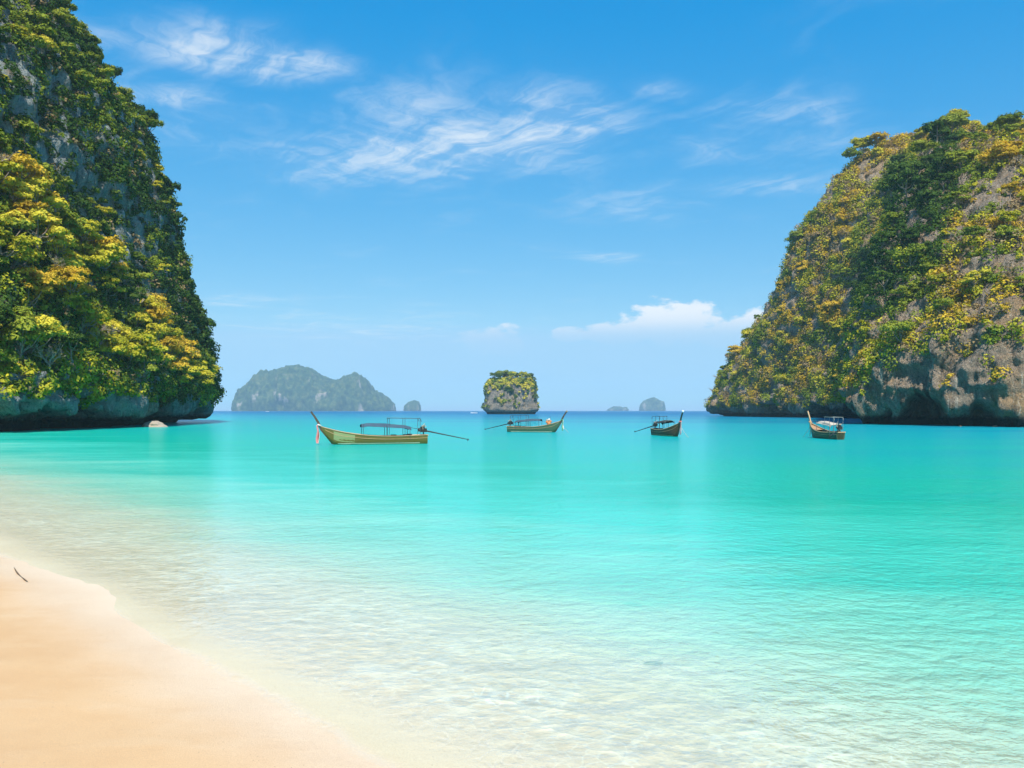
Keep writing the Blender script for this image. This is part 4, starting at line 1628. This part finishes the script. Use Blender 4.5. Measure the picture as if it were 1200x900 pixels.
vp = bpy.data.objects.new('vest_pile', None)
COL.objects.link(vp)
vp.location = base
vp.scale = (0.8, 0.8, 0.9)
tag(vp, 'orange and white bundle of life vests heaped on the green boat', 'life vests')
for nm, mt, r, off, sd_ in (('orange_vest', 'vest_orange', 0.42, (0.05, 0, 0.38), 1), ('orange_vest', 'vest_orange', 0.34, (0.28, 0.1, 0.72), 2), ('white_cloth', 'rope', 0.26, (-0.28, 0.05, 0.95), 3),
                            ('orange_vest', 'vest_orange', 0.30, (-0.30, -0.1, 0.66), 4), ('white_cloth', 'ribbon_white', 0.22, (0.10, -0.08, 1.12), 5)):
    lump(nm, mt, r, vp, off, sd_, (1, 0.9, 0.9), 2)
q = MB()
q.tube([(0.30, 0, 0.0), (0.36, 0, 1.75)], 0.035, 6)
q.build('flag_pole', 'pipe_dark', vp)

# far-off speedboat, a white fleck
def speedboat(px_, d, hd, label):
    x, y = at(px_, d)
    e = bpy.data.objects.new('speedboat', None)
    COL.objects.link(e)
    e.location = (x, y, 0)
    e.rotation_euler = (0, 0, hd)
    tag(e, label, 'boat', 'speedboats far out')
    mb = MB()
    secs = [(-4, 1.2, 0.95), (-1, 1.3, 1.0), (2, 1.05, 1.15), (4.2, 0.35, 1.35), (5, 0.05, 1.45)]
    V = []
    for x_, hb, z_ in secs:
        V += [(x_, hb, z_), (x_, hb * 0.8, 0.1), (x_, 0, -0.3), (x_, -hb * 0.8, 0.1), (x_, -hb, z_)]
    fs = []
    for i in range(4):
        for j in range(4):
            fs.append((i * 5 + j, i * 5 + 5 + j, i * 5 + 6 + j, i * 5 + 1 + j))
        fs.append((i * 5, i * 5 + 4, i * 5 + 9, i * 5 + 5))
    fs.append((0, 1, 2, 3, 4))
    mb.add(V, fs)
    mb.build('hull', 'white_paint', e)
    k = MB()
    k.box((-0.6, 0, 1.95), (2.6, 2.0, 0.10))
    k.build('roof', 'white_paint', e)
    k = MB()
    k.add([(1.0, 0.95, 1.05), (1.0, -0.95, 1.05), (0.4, -0.85, 1.92), (0.4, 0.85, 1.92), (0.9, 0.95, 1.05), (0.9, -0.95, 1.05), (0.3, -0.85, 1.92), (0.3, 0.85, 1.92)],
          [(0, 1, 2, 3), (7, 6, 5, 4), (0, 3, 7, 4), (1, 5, 6, 2), (3, 2, 6, 7), (0, 4, 5, 1)])
    k.build('windscreen', 'pipe_dark', e)


speedboat(556, 1050, 2.9, 'tiny white speedboat passing the square islet')
speedboat(313, 2200, 0.2, 'tiny white speedboat off the long wooded island')

# ---------------------------------------------------------------- shore stones and driftwood
def boulder(px_, py_, r, mat, label, seed, squash, group=None, name='boulder', dz=0.0):
    d = CAM_H * F / (py_ - 481)
    x, y = at(px_, d)
    o = lump(name, mat, r, None, (x, y, dz), seed, squash)
    o.rotation_euler = (0, 0, seed * 0.7)
    tag(o, label, 'rock', group)
    return o


boulder(181, 500.3, 2.0, 'stone_pale', 'pale sunlit boulder at the foot of the overgrown cliff', 31, (1.5, 0.9, 0.62))
boulder(1166, 500.2, 0.45, 'stone_rust', 'rust-coloured boulder before the largest sea cave', 32, (1.5, 1, 0.7))
boulder(1125, 499.6, 0.3, 'stone_rust', 'small rust-coloured rock awash under the cave overhang', 33, (1.5, 1, 0.7))
boulder(1016, 496.9, 0.4, 'stone_pale', 'small pale rock awash at the corner of the cave cliff', 34, (1.3, 1, 0.6))
for (px_, py_, r_, sd_) in ((742, 684, 0.10, 35), (766, 757, 0.07, 36)):
    d_ = CAM_H * F / (py_ - 481)
    x, y = at(px_, d_)
    zg = float(ground_z(np.array([[x]]), np.array([[y]]))[0, 0])
    boulder(px_, py_, r_, 'stone_dark', 'flat dark stone lying under the clear shallow water', sd_, (2.0, 1.1, 0.25), 'stones under the shallow water', 'submerged_stone', zg + 0.02)

def on_sand(px_, py_):
    d = CAM_H * F / (py_ - 481)
    x, y = at(px_, d)
    return Vector((x, y, max(0.0, float(ground_z(np.array([[x]]), np.array([[y]]))[0, 0])) + 0.02))


t0 = on_sand(24, 679)
pts = [on_sand(*q) - t0 for q in ((16.5, 667), (18.5, 671.5), (20.5, 675), (25, 679.5), (29, 683), (32, 685.5))]
q = MB()
q.tube(pts, [0.004, 0.014, 0.017, 0.004, 0.015, 0.008], 6)
tw = q.build('driftwood_twig', 'driftwood')
tw.location = t0
tag(tw, 'thin dark driftwood twig lying at the edge of the wet sand', 'twig')

# ---------------------------------------------------------------- sea haze
hz = MB()
hz.box((0, EXT / 2 - 130, 120.0), (EXT * 2 + 60, EXT + 400, 270.0))
m, t, out = material('haze')
pv = t.new('ShaderNodeVolumePrincipled')
pv.inputs['Color'].default_value = (0.60, 0.86, 1.0, 1)
pv.inputs['Density'].default_value = 0.00010
pv.inputs['Anisotropy'].default_value = 0.0
t.link(pv.outputs[0], out.inputs['Volume'])
ho_ = hz.build('haze', 'haze')
tag(ho_, 'thin pale sea haze over the bay', kind='stuff')
